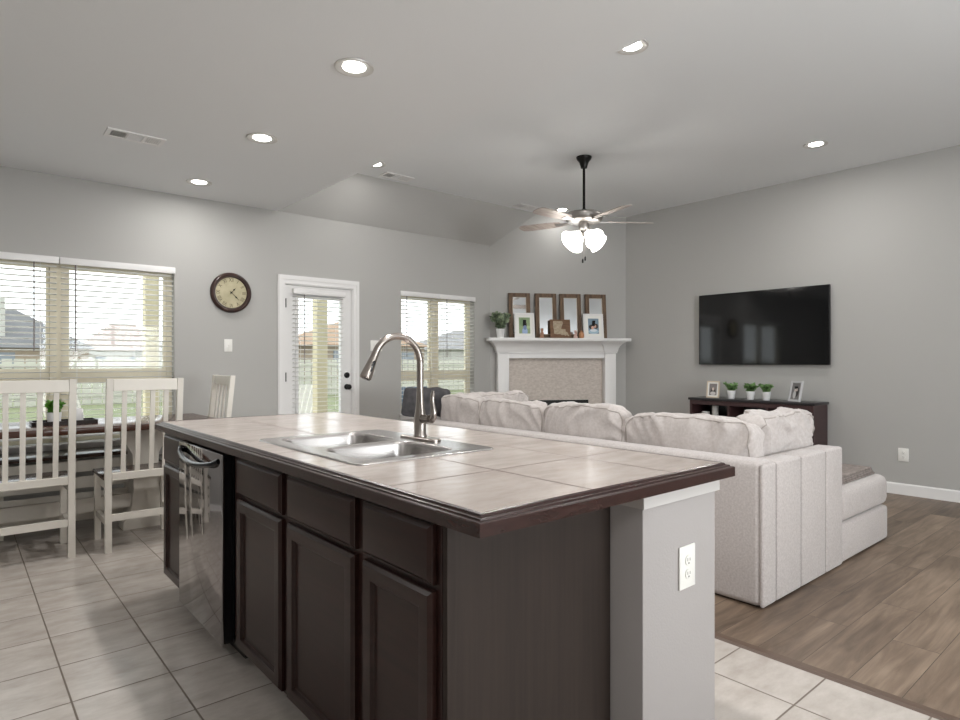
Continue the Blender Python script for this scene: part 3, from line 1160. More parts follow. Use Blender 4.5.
bb = B()
PRF = [(0, 1.365), (0.014, 1.365), (0.014, 1.383), (0.02, 1.39), (0.022, 1.40), (0.026, 1.425), (0.04, 1.455), (0.065, 1.485), (0.095, 1.505), (0.10, 1.5145)]
crown(bb, 0.70, 0.098, 0, PRF)
for cc_ in (-0.7175, 0.71):
    crown(bb, 0.0735, 0.122, cc_, PRF)
bb.out('crown_moulding', WHITE, fp, angle=25)
bb = B()
bb.box(-0.77, -0.095, 1.30, 0.77, -0.0205, 1.364)
bb.out('header', WHITE, fp, smooth=False)
for s_ in (-1, 1):
    bb = B()
    x0, x1 = (-0.79, -0.645) if s_ < 0 else (0.635, 0.785)
    bb.box(x0, -0.12, 0.0, x1, -0.001, 1.364, 0.004)
    bb.out('pilaster', WHITE, fp)
bb = B()
bb.box(-0.644, -0.02, 0.755, 0.634, -0.001, 1.3)
bb.box(-0.644, -0.02, 0.0, -0.46, -0.001, 0.7545).box(0.44, -0.02, 0.0, 0.634, -0.001, 0.7545)
bb.out('tile_surround', SPLIT, fp, smooth=False)
bb = B()
bb.ring(rect(-0.459, 0.02, 0.439, 0.754), rect(-0.41, 0.08, 0.39, 0.70), -0.028, -0.004)
bb.box(-0.41, -0.006, 0.08, 0.39, -0.003, 0.70)
bb.out('firebox', BLACKM, fp, smooth=False)


def leaning(root, tilt):
    """matrix leaning a flat thing back against the wall"""
    return Matrix.Rotation(R(-tilt), 4, 'X')


def mitre_frame(root, w_, h_, fw, t_, m, M, name='frame', prof=0.004):
    q = B()
    q.ring(rect(-w_ / 2, 0, w_ / 2, h_), rect(-w_ / 2 + fw, fw, w_ / 2 - fw, h_ - fw), 0, t_)
    q.ring(rect(-w_ / 2 + 0.006, 0.006, w_ / 2 - 0.006, h_ - 0.006), rect(-w_ / 2 + fw * 0.8, fw * 0.8, w_ / 2 - fw * 0.8, h_ - fw * 0.8), -prof, 0)
    for v in q.bm.verts:
        v.co = M @ v.co
    return q.out(name, m, root, smooth=False)


ZM = 1.5555
labs = ['rustic wood framed mirror leftmost on the mantel, behind the girl photo',
        'rustic wood framed mirror second from the left on the mantel',
        'rustic wood framed mirror on the mantel, right of the state sign',
        'rustic wood framed mirror rightmost on the mantel, behind the couple photo']
for lab, u in zip(labs, (0.375, 0.725, 1.055, 1.40)):
    r = thing('wall_mirror', lab, 'mirror', W(u, 0.095, ZM), RZF, 'rustic mirrors on the mantel')
    M = leaning(r, 5.2)
    mitre_frame(r, 0.285, 0.585, 0.052, 0.022, RUSTIC, M)
    q = B()
    q.box(-0.09, 0.009, 0.05, 0.09, 0.012, 0.535)
    for v in q.bm.verts:
        v.co = M @ v.co
    q.out('mirror_glass', MIRROR, r, smooth=False)
    q = B()
    q.ring(rect(-0.092, 0.05, 0.092, 0.535), rect(-0.085, 0.057, 0.085, 0.528), 0.004, 0.0085)
    for v in q.bm.verts:
        v.co = M @ v.co
    q.out('inner_edge', mat('pale_bevel', srgb(196, 186, 170), 0.3), r, smooth=False)


def photo(label, loc, rz, w_, h_, fw, matw, frame_m, pic_m, tilt=9, group=None):
    r = thing('photo_frame', label, 'photo frame', loc, rz, group)
    M = leaning(r, tilt)
    mitre_frame(r, w_, h_, fw, 0.014, frame_m, M, prof=0.003)
    if matw:
        q = B()
        q.ring(rect(-w_ / 2 + fw * 0.9, fw * 0.9, w_ / 2 - fw * 0.9, h_ - fw * 0.9), rect(-w_ / 2 + fw + matw, fw + matw, w_ / 2 - fw - matw, h_ - fw - matw), 0.003, 0.006)
        for v in q.bm.verts:
            v.co = M @ v.co
        q.out('mat_board', CREAM, r, smooth=False)
    q = B()
    q.box(-w_ / 2 + fw * 0.9, 0.007, fw * 0.9, w_ / 2 - fw * 0.9, 0.010, h_ - fw * 0.9)
    for v in q.bm.verts:
        v.co = M @ v.co
    q.out('photo_print', pic_m, r, smooth=False)
    q = B()
    q.box(-0.02, 0.012, 0.01, 0.02, 0.016, h_ * 0.72, M=Matrix.Translation((0, 0.052, 0)) @ Matrix.Rotation(R(12), 4, 'X'))
    q.out('easel_back', BLACKP, r, smooth=False)
    return r


girl = picture_mat('print_girl', srgb(134, 156, 112), [
    (0.03, 0.14, 0.05, 0.02, srgb(168, 186, 140)), (-0.03, 0.2, 0.03, 0.05, srgb(110, 140, 96)),
    (0.005, 0.17, 0.026, 0.045, srgb(52, 38, 34)), (0.004, 0.085, 0.036, 0.05, srgb(150, 172, 206)),
    (0.006, 0.135, 0.022, 0.03, srgb(108, 128, 172)), (0.008, 0.178, 0.014, 0.018, srgb(214, 172, 150))])
couple = picture_mat('print_couple', srgb(116, 140, 156), [
    (0, 0.09, 0.07, 0.03, srgb(160, 188, 204)), (-0.028, 0.15, 0.034, 0.03, srgb(48, 42, 42)), (0.035, 0.16, 0.03, 0.034, srgb(60, 46, 40)),
    (0, 0.105, 0.045, 0.02, srgb(214, 222, 228)), (-0.012, 0.14, 0.018, 0.022, srgb(214, 170, 150)), (0.02, 0.158, 0.016, 0.02, srgb(204, 160, 140))])
grey1 = picture_mat('print_portrait', srgb(128, 122, 120), [
    (0, 0.075, 0.028, 0.04, srgb(60, 52, 52)), (0, 0.05, 0.03, 0.02, srgb(198, 194, 190)), (0, 0.098, 0.014, 0.018, srgb(206, 190, 180))])
grey2 = picture_mat('print_couple_grey', srgb(120, 118, 118), [
    (0.01, 0.10, 0.03, 0.05, srgb(46, 44, 44)), (-0.012, 0.07, 0.02, 0.04, srgb(196, 196, 196)), (0.012, 0.12, 0.012, 0.016, srgb(200, 190, 184)), (-0.01, 0.115, 0.011, 0.014, srgb(206, 194, 186))])

photo('white framed photo of a girl in blue, in front of the leftmost mirror', W(0.425, 0.15, ZM), RZF, 0.262, 0.325, 0.028, 0.03, WHITE, girl, 8)
photo('white framed photo of a dark-haired couple, in front of the rightmost mirror', W(1.345, 0.15, ZM), RZF, 0.268, 0.325, 0.028, 0.034, WHITE, couple, 8)

# wooden sign with a pale state outline
sg = thing('wooden_sign', 'small brown wooden sign with a pale boot-shaped state outline, mid mantel', 'sign', W(0.895, 0.15, ZM), RZF)
M = leaning(sg, 8)
q = B()
q.box(-0.135, 0, 0, 0.135, 0.018, 0.245, 0.002, M=M)
q.out('board', mat('sign_wood', srgb(126, 94, 68), 0.7, vary=((10, 10, 60), srgb(98, 72, 52))), sg, smooth=False)
boot = [(-0.092, 0.222), (0.03, 0.224), (0.036, 0.19), (0.024, 0.165), (0.014, 0.135), (0.012, 0.118), (0.070, 0.116), (0.066, 0.100), (0.078, 0.082), (0.098, 0.070), (0.104, 0.048),
        (0.118, 0.030), (0.104, 0.026), (0.086, 0.042), (0.066, 0.030), (0.048, 0.044), (0.020, 0.040), (-0.004, 0.054), (-0.040, 0.052), (-0.086, 0.060), (-0.084, 0.105), (-0.096, 0.150)]
q = B()
q.prism(boot, 0.004, M @ Matrix.Translation((0, -0.0045, 0)))
q.out('state_outline', mat('pale_washed_wood', srgb(186, 172, 150), 0.75, vary=((30, 30, 60), srgb(158, 142, 120))), sg, smooth=False)

# little ornaments
def ornament(label, cat, name, u, nn, prof_, m, head=None):
    q = B()
    q.lathe(prof_, n=16)
    o_ = q.out(name, m)
    o_.location = W(u, nn, ZM)
    return tag(o_, label, cat)


ORN = mat('tan_wood_ornament', srgb(170, 128, 104), 0.6)
ORN2 = mat('pink_ceramic', srgb(208, 176, 166), 0.5)
ornament('small tan wooden figurine between the girl photo and the wooden sign', 'figurine', 'figurine', 0.645, 0.16,
         [(0.028, 0), (0.030, 0.01), (0.020, 0.03), (0.026, 0.055), (0.018, 0.075), (0.012, 0.08), (0.020, 0.10), (0.018, 0.118), (0.005, 0.126)], ORN)
ornament('small pale pink figurine right beside the wooden sign', 'figurine', 'figurine', 1.09, 0.16,
         [(0.026, 0), (0.028, 0.01), (0.022, 0.04), (0.016, 0.06), (0.010, 0.066), (0.019, 0.082), (0.017, 0.098), (0.004, 0.106)], ORN2)
ornament('small orange-tan wooden vase beside the couple photo', 'vase', 'small_vase', 1.17, 0.16,
         [(0.022, 0), (0.034, 0.02), (0.036, 0.045), (0.026, 0.07), (0.016, 0.085), (0.02, 0.097), (0.016, 0.096)], mat('orange_wood', srgb(186, 134, 96), 0.5))


def leaf(bm, p, dirv, up, ln, wd, cup=0.15):
    d_ = dirv.normalized()
    s_ = d_.cross(up)
    if s_.length < 1e-3:
        s_ = d_.cross(Vector((1, 0, 0)))
    s_.normalize()
    nrm = s_.cross(d_)
    pts = []
    for t, wv in ((0, 0.05), (0.25, 0.8), (0.5, 1.0), (0.78, 0.7), (1.0, 0.03)):
        c_ = p + d_ * ln * t - nrm * cup * ln * t * t
        pts.append((c_ - s_ * wd / 2 * wv + nrm * 0.08 * wd * wv, c_, c_ + s_ * wd / 2 * wv + nrm * 0.08 * wd * wv))
    vs = [[bm.verts.new(x) for x in row] for row in pts]
    for a, c_ in zip(vs, vs[1:]):
        for k in range(2):
            bm.faces.new((a[k], a[k + 1], c_[k + 1], c_[k]))


def potted(name, label, loc, pot_prof, stems, sp, ln, wd, leaf_m, group=None, seed=1, z0=0.0, square=False):
    rnd = random.Random(seed)
    r = thing(name, label, 'plant', loc, 0, group)
    q = B()
    if square:
        L_ = [[(x * rr * 1.1, y * rr * 1.1, z) for x, y in ((-1, -1), (1, -1), (1, 1), (-1, 1))] for rr, z in pot_prof]
        q.loops(L_, True, True)
        q.out('pot', POT, r, smooth=False)
    else:
        q.lathe(pot_prof, n=24)
        q.out('pot', POT, r)
    ph = max(z for _, z in pot_prof)
    q = B()
    q.lathe([(pot_prof[-1][0] * 0.9, ph - 0.012), (0.002, ph - 0.006)], n=12)
    q.out('soil', SOIL, r)
    st, lf = B(), B()
    for i in range(stems):
        a = 2 * pi * i / stems + rnd.uniform(-0.4, 0.4)
        out_ = sp[0] * rnd.uniform(0.35, 1.0)
        hh = sp[1] * rnd.uniform(0.6, 1.0)
        pts = [Vector((0.006 * math.cos(a), 0.006 * math.sin(a), ph - 0.01))]
        for k in range(1, 7):
            t = k / 6
            pts.append(Vector((math.cos(a) * out_ * t ** 1.4, math.sin(a) * out_ * t ** 1.4, ph - 0.01 + hh * (t - 0.18 * t * t))))
        st.tube(pts, 0.0015, 5)
        for k in range(1, 7):
            for s_ in range(4):
                aa = a + rnd.uniform(-2.2, 2.2)
                leaf(lf.bm, pts[k], Vector((math.cos(aa), math.sin(aa), rnd.uniform(-0.1, 0.9))), Vector((rnd.uniform(-1, 1), rnd.uniform(-1, 1), rnd.uniform(-0.3, 1))), ln * rnd.uniform(0.7, 1.1), wd)
    st.out('stem', STEM, r)
    lf.out('leaves', leaf_m, r)
    return r


potted('potted_plant', 'leafy grey-green plant in a white pot at the left end of the mantel', W(0.10, 0.185, ZM),
       [(0.038, 0), (0.042, 0.01), (0.056, 0.105), (0.058, 0.11), (0.052, 0.108)], 14, (0.125, 0.245), 0.066, 0.046, LEAF2, seed=4)

# ------------------------------------------------------------------ television, console
tv = thing('television', 'large black flat television mounted on the right wall', 'television', (XR, 3.158, 1.63), R(-90))
q = B()
q.box(-0.72, -0.06, -0.41, 0.72, -0.022, 0.41, 0.006, 2)
q.box(-0.3, -0.024, -0.2, 0.3, -0.001, 0.2)
q.out('housing', BLACKP, tv)
q = B()
q.box(-0.712, -0.0625, -0.400, 0.712, -0.0595, 0.403)
q.out('screen', BLACKG, tv, smooth=False)

CW = mat('console_wood', srgb(58, 38, 38), 0.4, vary=((3, 3, 40), srgb(72, 48, 48)))
CTOP = mat('console_black_top', srgb(38, 36, 38), 0.3)
cs = thing('console_table', 'dark wood open console shelf below the television', 'console', (6.60, 3.14, 0), R(-90))
hw, dp, ht = 0.685, 0.175, 0.845
q = B()
q.box(-hw, -dp - 0.012, ht - 0.028, hw, dp, ht, 0.004)
q.out('top', CTOP, cs)
for s_ in (-1, 1):
    q = B()
    q.box(s_ * (hw - 0.045) - (0.0 if s_ > 0 else 0.03), -dp, 0, s_ * (hw - 0.045) + (0.03 if s_ > 0 else 0.0), dp, ht - 0.0285)
    q.out('side_panel', CW, cs, smooth=False)
q = B()
q.box(-hw + 0.046, -dp, ht - 0.075, hw - 0.046, -dp + 0.02, ht - 0.0285)
q.out('front_rail', CW, cs, smooth=False)
for zz in (0.06, 0.33, 0.585):
    q = B()
    q.box(-hw + 0.046, -dp + 0.005, zz - 0.02, hw - 0.046, dp - 0.01, zz)
    q.out('shelf', CW, cs, smooth=False)
for x in (-0.21, 0.21):
    q = B()
    q.box(x - 0.012, -dp + 0.01, 0.0605, x + 0.012, dp - 0.012, ht - 0.076)
    q.out('divider', CW, cs, smooth=False)
q = B()
q.box(-hw + 0.046, dp - 0.009, 0.0, hw - 0.046, dp, ht - 0.029)
q.out('back_panel', CTOP, cs, smooth=False)

for lab, y, hh, rr in (('grey pillar candle in the left bay of the console', 3.68, 0.10, 0.045), ('taller white pillar candle in the left bay of the console', 3.565, 0.175, 0.036)):
    c = thing('pillar_candle', lab, 'candle', (6.55, y, 0.5855), 0, 'candles in the console')
    q = B()
    q.lathe([(rr, 0), (rr, hh - 0.004), (rr - 0.004, hh), (0.004, hh - 0.004)], n=20)
    q.out('wax', mat('candle_wax', srgb(206, 204, 200), 0.5), c)
    q = B()
    q.tube([(0, 0, hh - 0.006), (0.001, 0, hh + 0.012)], 0.0012, 6)
    q.out('wick', BLACKP, c)

photo('small cream framed portrait at the left end of the console top', (6.52, 3.585, ht + 0.0005), R(-90) + R(6), 0.145, 0.19, 0.014, 0.014, mat('cream_frame', srgb(214, 200, 180), 0.5), grey1, 9)
photo('silver-white framed couple photo at the right end of the console top, turned aside', (6.52, 2.70, ht + 0.0005), R(-116), 0.16, 0.215, 0.022, 0.0, mat('silver_frame', srgb(220, 220, 222), 0.25, 0.3), grey2, 12)
for i, (y, lab) in enumerate(((3.36, 'small green plant in a white pot, left of the three on the console'), (3.145, 'small green plant in a white pot, middle of the three on the console'),
                              (2.975, 'small green plant in a white pot, right of the three on the console'))):
    potted('potted_plant', lab, (6.52, y, ht + 0.0005), [(0.031, 0), (0.033, 0.004), (0.045, 0.088), (0.045, 0.09), (0.040, 0.089)], 10, (0.06, 0.10), 0.042, 0.022, LEAF, 'console plants', seed=i + 10)

# ------------------------------------------------------------------ wall clock
ck = thing('wall_clock', 'round dark wall clock with cream roman numeral dial', 'clock', (1.972, YB, 1.90))
RX = Matrix.Rotation(R(90), 4, 'X')
q = B()
q.lathe([(0.186, 0.001), (0.189, 0.012), (0.186, 0.028), (0.178, 0.038), (0.168, 0.041), (0.160, 0.036), (0.152, 0.037), (0.146, 0.030), (0.142, 0.020)], n=56, M=RX, cap=False)
q.out('rim', mat('clock_rim', srgb(44, 30, 28), 0.3, vary=((20, 20, 20), srgb(64, 42, 36))), ck)
q = B()
q.lathe([(0.146, 0.0195), (0.146, 0.021)], n=48, M=RX)
q.out('dial', mat('clock_dial', srgb(196, 188, 158), 0.6, vary=((9, 9, 9), srgb(170, 161, 130))), ck)


def text_mesh(bm, s, size, M):
    cu = bpy.data.curves.new('t', 'FONT')
    cu.body = s
    cu.size = size
    cu.align_x = 'CENTER'
    cu.align_y = 'CENTER'
    ob = bpy.data.objects.new('t', cu)
    col.objects.link(ob)
    dg = bpy.context.evaluated_depsgraph_get()
    me_ = ob.evaluated_get(dg).to_mesh()
    me_.transform(M)
    bm.from_mesh(me_)
    ob.evaluated_get(dg).to_mesh_clear()
    bpy.data.objects.remove(ob)
    bpy.data.curves.remove(cu)


q = B()
for i, s in enumerate(('XII', 'I', 'II', 'III', 'IIII', 'V', 'VI', 'VII', 'VIII', 'IX', 'X', 'XI')):
    a = -2 * pi * i / 12
    M = Matrix.Translation((0.118 * math.sin(-a), -0.0216, 0.118 * math.cos(a))) @ Matrix.Rotation(-a, 4, 'Y') @ Matrix.Rotation(R(90), 4, 'X') @ Matrix.Diagonal((0.8, 1.15, 1, 1))
    text_mesh(q.bm, s, 0.046, M)
q.out('numerals', mat('numeral_ink', srgb(74, 62, 46), 0.7), ck, smooth=False)
q = B()


def hand(bb, ang, ln, wd, y):
    M = Matrix.Translation((0, y, 0)) @ Matrix.Rotation(R(ang), 4, 'Y')
    bb.prism([(-wd * 0.25, -0.02), (wd * 0.25, -0.02), (wd * 0.25, ln * 0.45), (wd, ln * 0.6), (wd * 0.3, ln * 0.75), (0.0006, ln), (-0.0006, ln), (-wd * 0.3, ln * 0.75), (-wd, ln * 0.6), (-wd * 0.25, ln * 0.45)], 0.0015, M)


h1 = B()
hand(h1, 41, 0.062, 0.009, -0.0265)
h1.out('hour_hand', BLACKM, ck, smooth=False)
h2 = B()
hand(h2, 134, 0.100, 0.007, -0.0295)
h2.lathe([(0.007, 0.020), (0.007, 0.032), (0.002, 0.033)], n=12, M=RX)
h2.out('minute_hand', BLACKM, ck, smooth=False)

# ------------------------------------------------------------------ ceiling fan
fan = thing('ceiling_fan', 'ceiling fan with lit glass shades hung in the living room', 'ceiling fan', (4.505, 3.767, H2))
q = B()
q.lathe([(0.072, -0.0005), (0.072, -0.01), (0.066, -0.025), (0.045, -0.05), (0.034, -0.085), (0.030, -0.105), (0.014, -0.11)], n=28)
q.out('canopy', BLACKM, fan)
q = B()
q.tube([(0, 0, -0.1), (0, 0, -0.52)], 0.0125, 14)
q.lathe([(0.02, -0.49), (0.03, -0.505), (0.03, -0.52)], n=16)
q.out('downrod', BLACKM, fan)
q = B()
q.lathe([(0.03, -0.515), (0.10, -0.52), (0.155, -0.53), (0.172, -0.545), (0.174, -0.575), (0.168, -0.60), (0.150, -0.615), (0.09, -0.622), (0.05, -0.625)], n=40)
q.out('motor_housing', FAN_MET, fan)
fn0 = R(-40.5 + 6)
for i in range(5):
    a = fn0 + 2 * pi * i / 5
    M = Matrix.Rotation(a, 4, 'Z') @ Matrix.Translation((0, 0, -0.607)) @ Matrix.Rotation(R(11), 4, 'X')
    q = B()
    outl = [(0.23, -0.048), (0.34, -0.062), (0.50, -0.068), (0.61, -0.066), (0.645, -0.058), (0.662, -0.035), (0.668, 0), (0.662, 0.035), (0.645, 0.058), (0.61, 0.066), (0.50, 0.068), (0.34, 0.062), (0.23, 0.048)]
    q.loops([[M @ Vector((x, y, z)) for x, y in outl] for z in (-0.003, 0.003)], True, True)
    bl_ = q.out('blade', BLADE, fan, smooth=False)
    q = B()
    q.hexa([tuple(M @ Vector(p)) for p in ((0.13, -0.018, -0.008), (0.29, -0.032, -0.008), (0.29, 0.032, -0.008), (0.13, 0.018, -0.008),
                                           (0.13, -0.018, -0.0035), (0.29, -0.032, -0.0035), (0.29, 0.032, -0.0035), (0.13, 0.018, -0.0035))])
    q.out('blade_iron', FAN_MET, bl_, smooth=False)
q = B()
q.lathe([(0.045, -0.624), (0.052, -0.64), (0.052, -0.675), (0.046, -0.69), (0.034, -0.70), (0.034, -0.735), (0.02, -0.75), (0.006, -0.752)], n=24)
q.out('light_kit', FAN_MET, fan)
for i in range(4):
    a = fn0 + R(20) + 2 * pi * i / 4
    M = Matrix.Translation((0.03 * math.cos(a), 0.03 * math.sin(a), -0.715)) @ Matrix.Rotation(a, 4, 'Z') @ Matrix.Rotation(R(180 - 58), 4, 'Y')
    q = B()
    q.lathe([(0.012, 0.0), (0.022, 0.012), (0.024, 0.03)], n=16, M=M)
    so = q.out('socket', FAN_MET, fan)
    q = B()
    q.lathe([(0.028, 0.025), (0.036, 0.04), (0.052, 0.075), (0.061, 0.105), (0.074, 0.138), (0.096, 0.165), (0.093, 0.165), (0.071, 0.136), (0.057, 0.105), (0.038, 0.06), (0.004, 0.045)], n=24, M=M, wave=None)
    q.out('glass_shade', SHADE, fan)
    ld = bpy.data.lights.new('fan_bulb', 'POINT')
    ld.energy = FAN_W
    ld.color = (1, 0.95, 0.88)
    ld.shadow_soft_size = 0.04
    lo = bpy.data.objects.new('fan_bulb', ld)
    lo.location = (M @ Vector((0, 0, 0.19)))
    col.objects.link(lo)
    lo.parent = fan
for dx, zz in ((-0.018, -1.00), (0.018, -0.975)):
    q = B()
    q.tube([(dx * 0.8, 0, -0.745), (dx, 0, zz + 0.04)], 0.0012, 6)
    pc = q.out('pull_chain', FAN_MET, fan)
    q = B()
    q.lathe([(0.003, zz + 0.042), (0.008, zz + 0.03), (0.008, zz + 0.004), (0.003, zz)], (dx, 0, 0), 10)
    q.out('chain_knob', BLACKM, pc)

# ------------------------------------------------------------------ dining set
SEATM = mat('dark_seat_wood', srgb(58, 42, 36), 0.18, vary=((3, 30, 3), srgb(74, 54, 46)))


def chair_parts(r):
    """local: sits facing +y; the back is at y = 0"""
    W2 = 0.232
    for s_ in (-1, 1):
        q = B()
        x = s_ * (W2 - 0.02)
        pts = [(0, 0.0), (0.005, 0.46), (-0.0, 0.60), (-0.03, 0.90), (-0.055, 1.14)]
        L_ = [[(x - 0.019, y - 0.019, z), (x + 0.019, y - 0.019, z), (x + 0.019, y + 0.019, z), (x - 0.019, y + 0.019, z)] for y, z in pts]
        q.loops(L_, True, True)
        q.out('leg', CHAIRW, r, smooth=False)
        q = B()
        q.box(x - 0.019, 0.375, 0, x + 0.019, 0.413, 0.47, 0.002)
        q.out('leg', CHAIRW, r, smooth=False)
        q = B()
        q.box(x - 0.012, 0.024, 0.17, x + 0.012, 0.374, 0.21)
        q.out('side_stretcher', CHAIRW, r, smooth=False)
        q = B()
        q.box(x - 0.012, 0.024, 0.41, x + 0.012, 0.374, 0.47)
        q.out('side_rail', CHAIRW, r, smooth=False)
    q = B()
    q.box(-W2 + 0.04, -0.068, 1.06, W2 - 0.04, -0.038, 1.137, 0.003)
    q.out('top_rail', CHAIRW, r, smooth=False)
    q = B()
    q.box(-W2 + 0.04, -0.014, 0.468, W2 - 0.04, 0.014, 0.518, 0.003)
    q.out('lower_rail', CHAIRW, r, smooth=False)
    for i in range(4):
        x = -0.126 + i * 0.084
        q = B()
        q.hexa([(x - 0.0145, -0.006, 0.518), (x + 0.0145, -0.006, 0.518), (x + 0.0145, 0.008, 0.518), (x - 0.0145, 0.008, 0.518),
                (x - 0.0145, -0.060, 1.06), (x + 0.0145, -0.060, 1.06), (x + 0.0145, -0.046, 1.06), (x - 0.0145, -0.046, 1.06)])
        q.out('slat', CHAIRW, r, smooth=False)
    q = B()
    q.box(-W2 + 0.04, -0.010, 0.20, W2 - 0.04, 0.014, 0.245)
    q.out('stretcher', CHAIRW, r, smooth=False)
    q = B()
    q.box(-W2 + 0.04, 0.384, 0.41, W2 - 0.04, 0.408, 0.47)
    q.out('apron', CHAIRW, r, smooth=False)
    q = B()
    q.box(-W2 - 0.005, 0.022, 0.4705, W2 + 0.005, 0.435, 0.495, 0.006)
    q.out('seat', SEATM, r)


ch = thing('dining_chair', 'white slat-back dining chair at the left, cut off by the picture edge', 'chair', (0.358, 4.70, 0), 0, 'white dining chairs')
chair_parts(ch)
dup(ch, (0.978, 4.655, 0), 0, 'white slat-back dining chair nearest the island and dishwasher', 'white dining chairs')
dup(ch, (1.655, 5.30, 0), R(90), 'white dining chair at the table head, seen beyond the island countertop', 'white dining chairs')

tbl = thing('dining_table', 'dark-topped dining table with white trestle legs under the window', 'table', (0, 0, 0))
q = B()
q.box(-0.75, 4.98, 0.755, 1.60, 5.76, 0.80, 0.006, 2)
q.out('tabletop', TABLEW, tbl)
for x in (1.10, -0.30):
    q = B()
    sil = [(-0.15, 0.0), (0.15, 0.0), (0.15, 0.06), (0.10, 0.12), (0.08, 0.3), (0.09, 0.56), (0.14, 0.66), (0.14, 0.754), (-0.14, 0.754), (-0.14, 0.66), (-0.09, 0.56), (-0.08, 0.3), (-0.10, 0.12), (-0.15, 0.06)]
    q.prism(sil, 0.18, Matrix.Translation((x, 5.18, 0)))
    q.out('trestle_leg', CHAIRW, tbl, smooth=False)
q = B()
q.box(-0.21, 5.24, 0.16, 1.01, 5.28, 0.26)
q.out('stretcher', CHAIRW, tbl, smooth=False)

bn = thing('dining_bench', 'white slatted bench with dark seat between table and window', 'bench', (0, 0, 0))
q = B()
q.box(-0.75, 5.40, 0.535, 1.16, 5.78, 0.565, 0.005)
q.out('seat', SEATM, bn)
for x in (-0.68, 0.20, 1.06):
    q = B()
    q.box(x, 5.44, 0.0, x + 0.06, 5.50, 0.5345).box(x, 5.69, 0.0, x + 0.06, 5.75, 0.5345)
    q.out('leg', CHAIRW, bn, smooth=False)
for z in (0.07, 0.19, 0.31, 0.43):
    q = B()
    q.box(-0.66, 5.415, z, 1.10, 5.439, z + 0.085, 0.003)
    q.out('slat', CHAIRW, bn, smooth=False)
q = B()
q.lathe([(0.006, 0), (0.008, 0.012), (0.012, 0.018), (0.010, 0.024), (0.002, 0.025)], (0.63, 5.4145, 0.42), 14, RX)
q.out('knob', BLACKM, bn)

tray = thing('serving_tray', 'dark wooden tray on the dining table holding a green plant and a white jar', 'tray', (0.605, 5.36, 0.8005))
q = B()
q.box(-0.19, -0.09, 0, 0.19, 0.09, 0.012)
q.out('tray_base', DKBRZ, tray, smooth=False)
q = B()
o1, o2 = rrect(-0.20, -0.10, 0.20, 0.10, 0.02, 3), rrect(-0.188, -0.088, 0.188, 0.088, 0.015, 3)
q.loops([lp3(o1, 0.0), lp3(o1, 0.028), lp3(o2, 0.028), lp3(o2, 0.0125)])
q.out('tray_rim', DKBRZ, tray)
potted('potted_plant', 'small bright green plant on the tray on the dining table', (0.545, 5.36, 0.813), [(0.04, 0), (0.045, 0.06), (0.046, 0.075), (0.04, 0.074)], 14, (0.034, 0.10), 0.042, 0.02,
       mat('bright_leaf', srgb(112, 168, 60), 0.5, vary=((20, 20, 20), srgb(70, 128, 40))), seed=31)
q = B()
q.lathe([(0.034, 0), (0.038, 0.01), (0.038, 0.085), (0.034, 0.095), (0.030, 0.094), (0.028, 0.05), (0.004, 0.045)], n=20)
o_ = q.out('candle_jar', POT)
o_.location = (0.685, 5.36, 0.813)
tag(o_, 'small white jar on the dark tray beside the green plant', 'jar')

# ------------------------------------------------------------------ outside the windows
LAWN = mat('lawn_grass', srgb(112, 116, 84), 0.95, vary=((0.8, 0.8, 0.8), srgb(98, 106, 74)), bump=(30, 0.5, 0.02))
q = B()
q.box(-60, 9.2, -0.30, 140, 150, -0.15)
struct(q.out('ground', LAWN, smooth=False), 'green lawn behind the house')
q = B()
q.box(-6, YB + T + 0.002, -0.30, 12, 9.2, -0.06)
struct(q.out('patio', mat('patio_concrete', srgb(196, 192, 184), 0.85, bump=(20, 0.2, 0.004)), smooth=False), 'pale concrete patio outside')
PBRICK = mat('brown_brick', srgb(150, 104, 76), 0.85, vary=((4, 4, 30), srgb(120, 80, 60)))
q = B()
q.box(-1.2, 6.75, -0.06, 0.55, 6.95, 0.56, 0.01)
tag(q.out('brick_planter', PBRICK), 'low brown brick planter wall outside the dining window', 'planter')
POSTM = mat('porch_post_tan', srgb(196, 186, 156), 0.7)
for x, y, lab in ((1.665, 7.6, 'tan porch post outside, seen at the right of the dining window'), (3.50, 7.2, 'tan porch post outside, behind the patio door glass'), (6.05, 7.2, 'tan porch post outside, right side of the sofa window')):
    r = thing('porch_post', lab, 'post', (x, y, -0.06), 0, 'porch posts')
    q = B()
    q.box(-0.07, -0.07, 0.0, 0.07, 0.07, 2.75, 0.006)
    q.out('shaft', POSTM, r, smooth=False)
    q = B()
    q.box(-0.11, -0.11, 0, 0.11, 0.11, 0.16).box(-0.11, -0.11, 2.6, 0.11, 0.11, 2.74)
    q.out('collar', POSTM, r, smooth=False)

FENW = mat('fence_white', srgb(172, 170, 158), 0.7)
fe = thing('picket_fence', 'long pale fence across the far side of the lawn', 'fence', (0, 24, -0.15))
q = B()
for zz in (0.25, 0.75, 1.25):
    q.box(-40, -0.03, zz, 90, 0.0, zz + 0.09)
q.out('rails', FENW, fe, smooth=False)
q = B()
for i in range(430):
    x = -40 + i * 0.3
    q.box(x, 0.0, 0.02, x + 0.26, 0.025, 1.5)
pk = q.out('pickets', FENW, fe, smooth=False)
pk['kind'] = 'stuff'

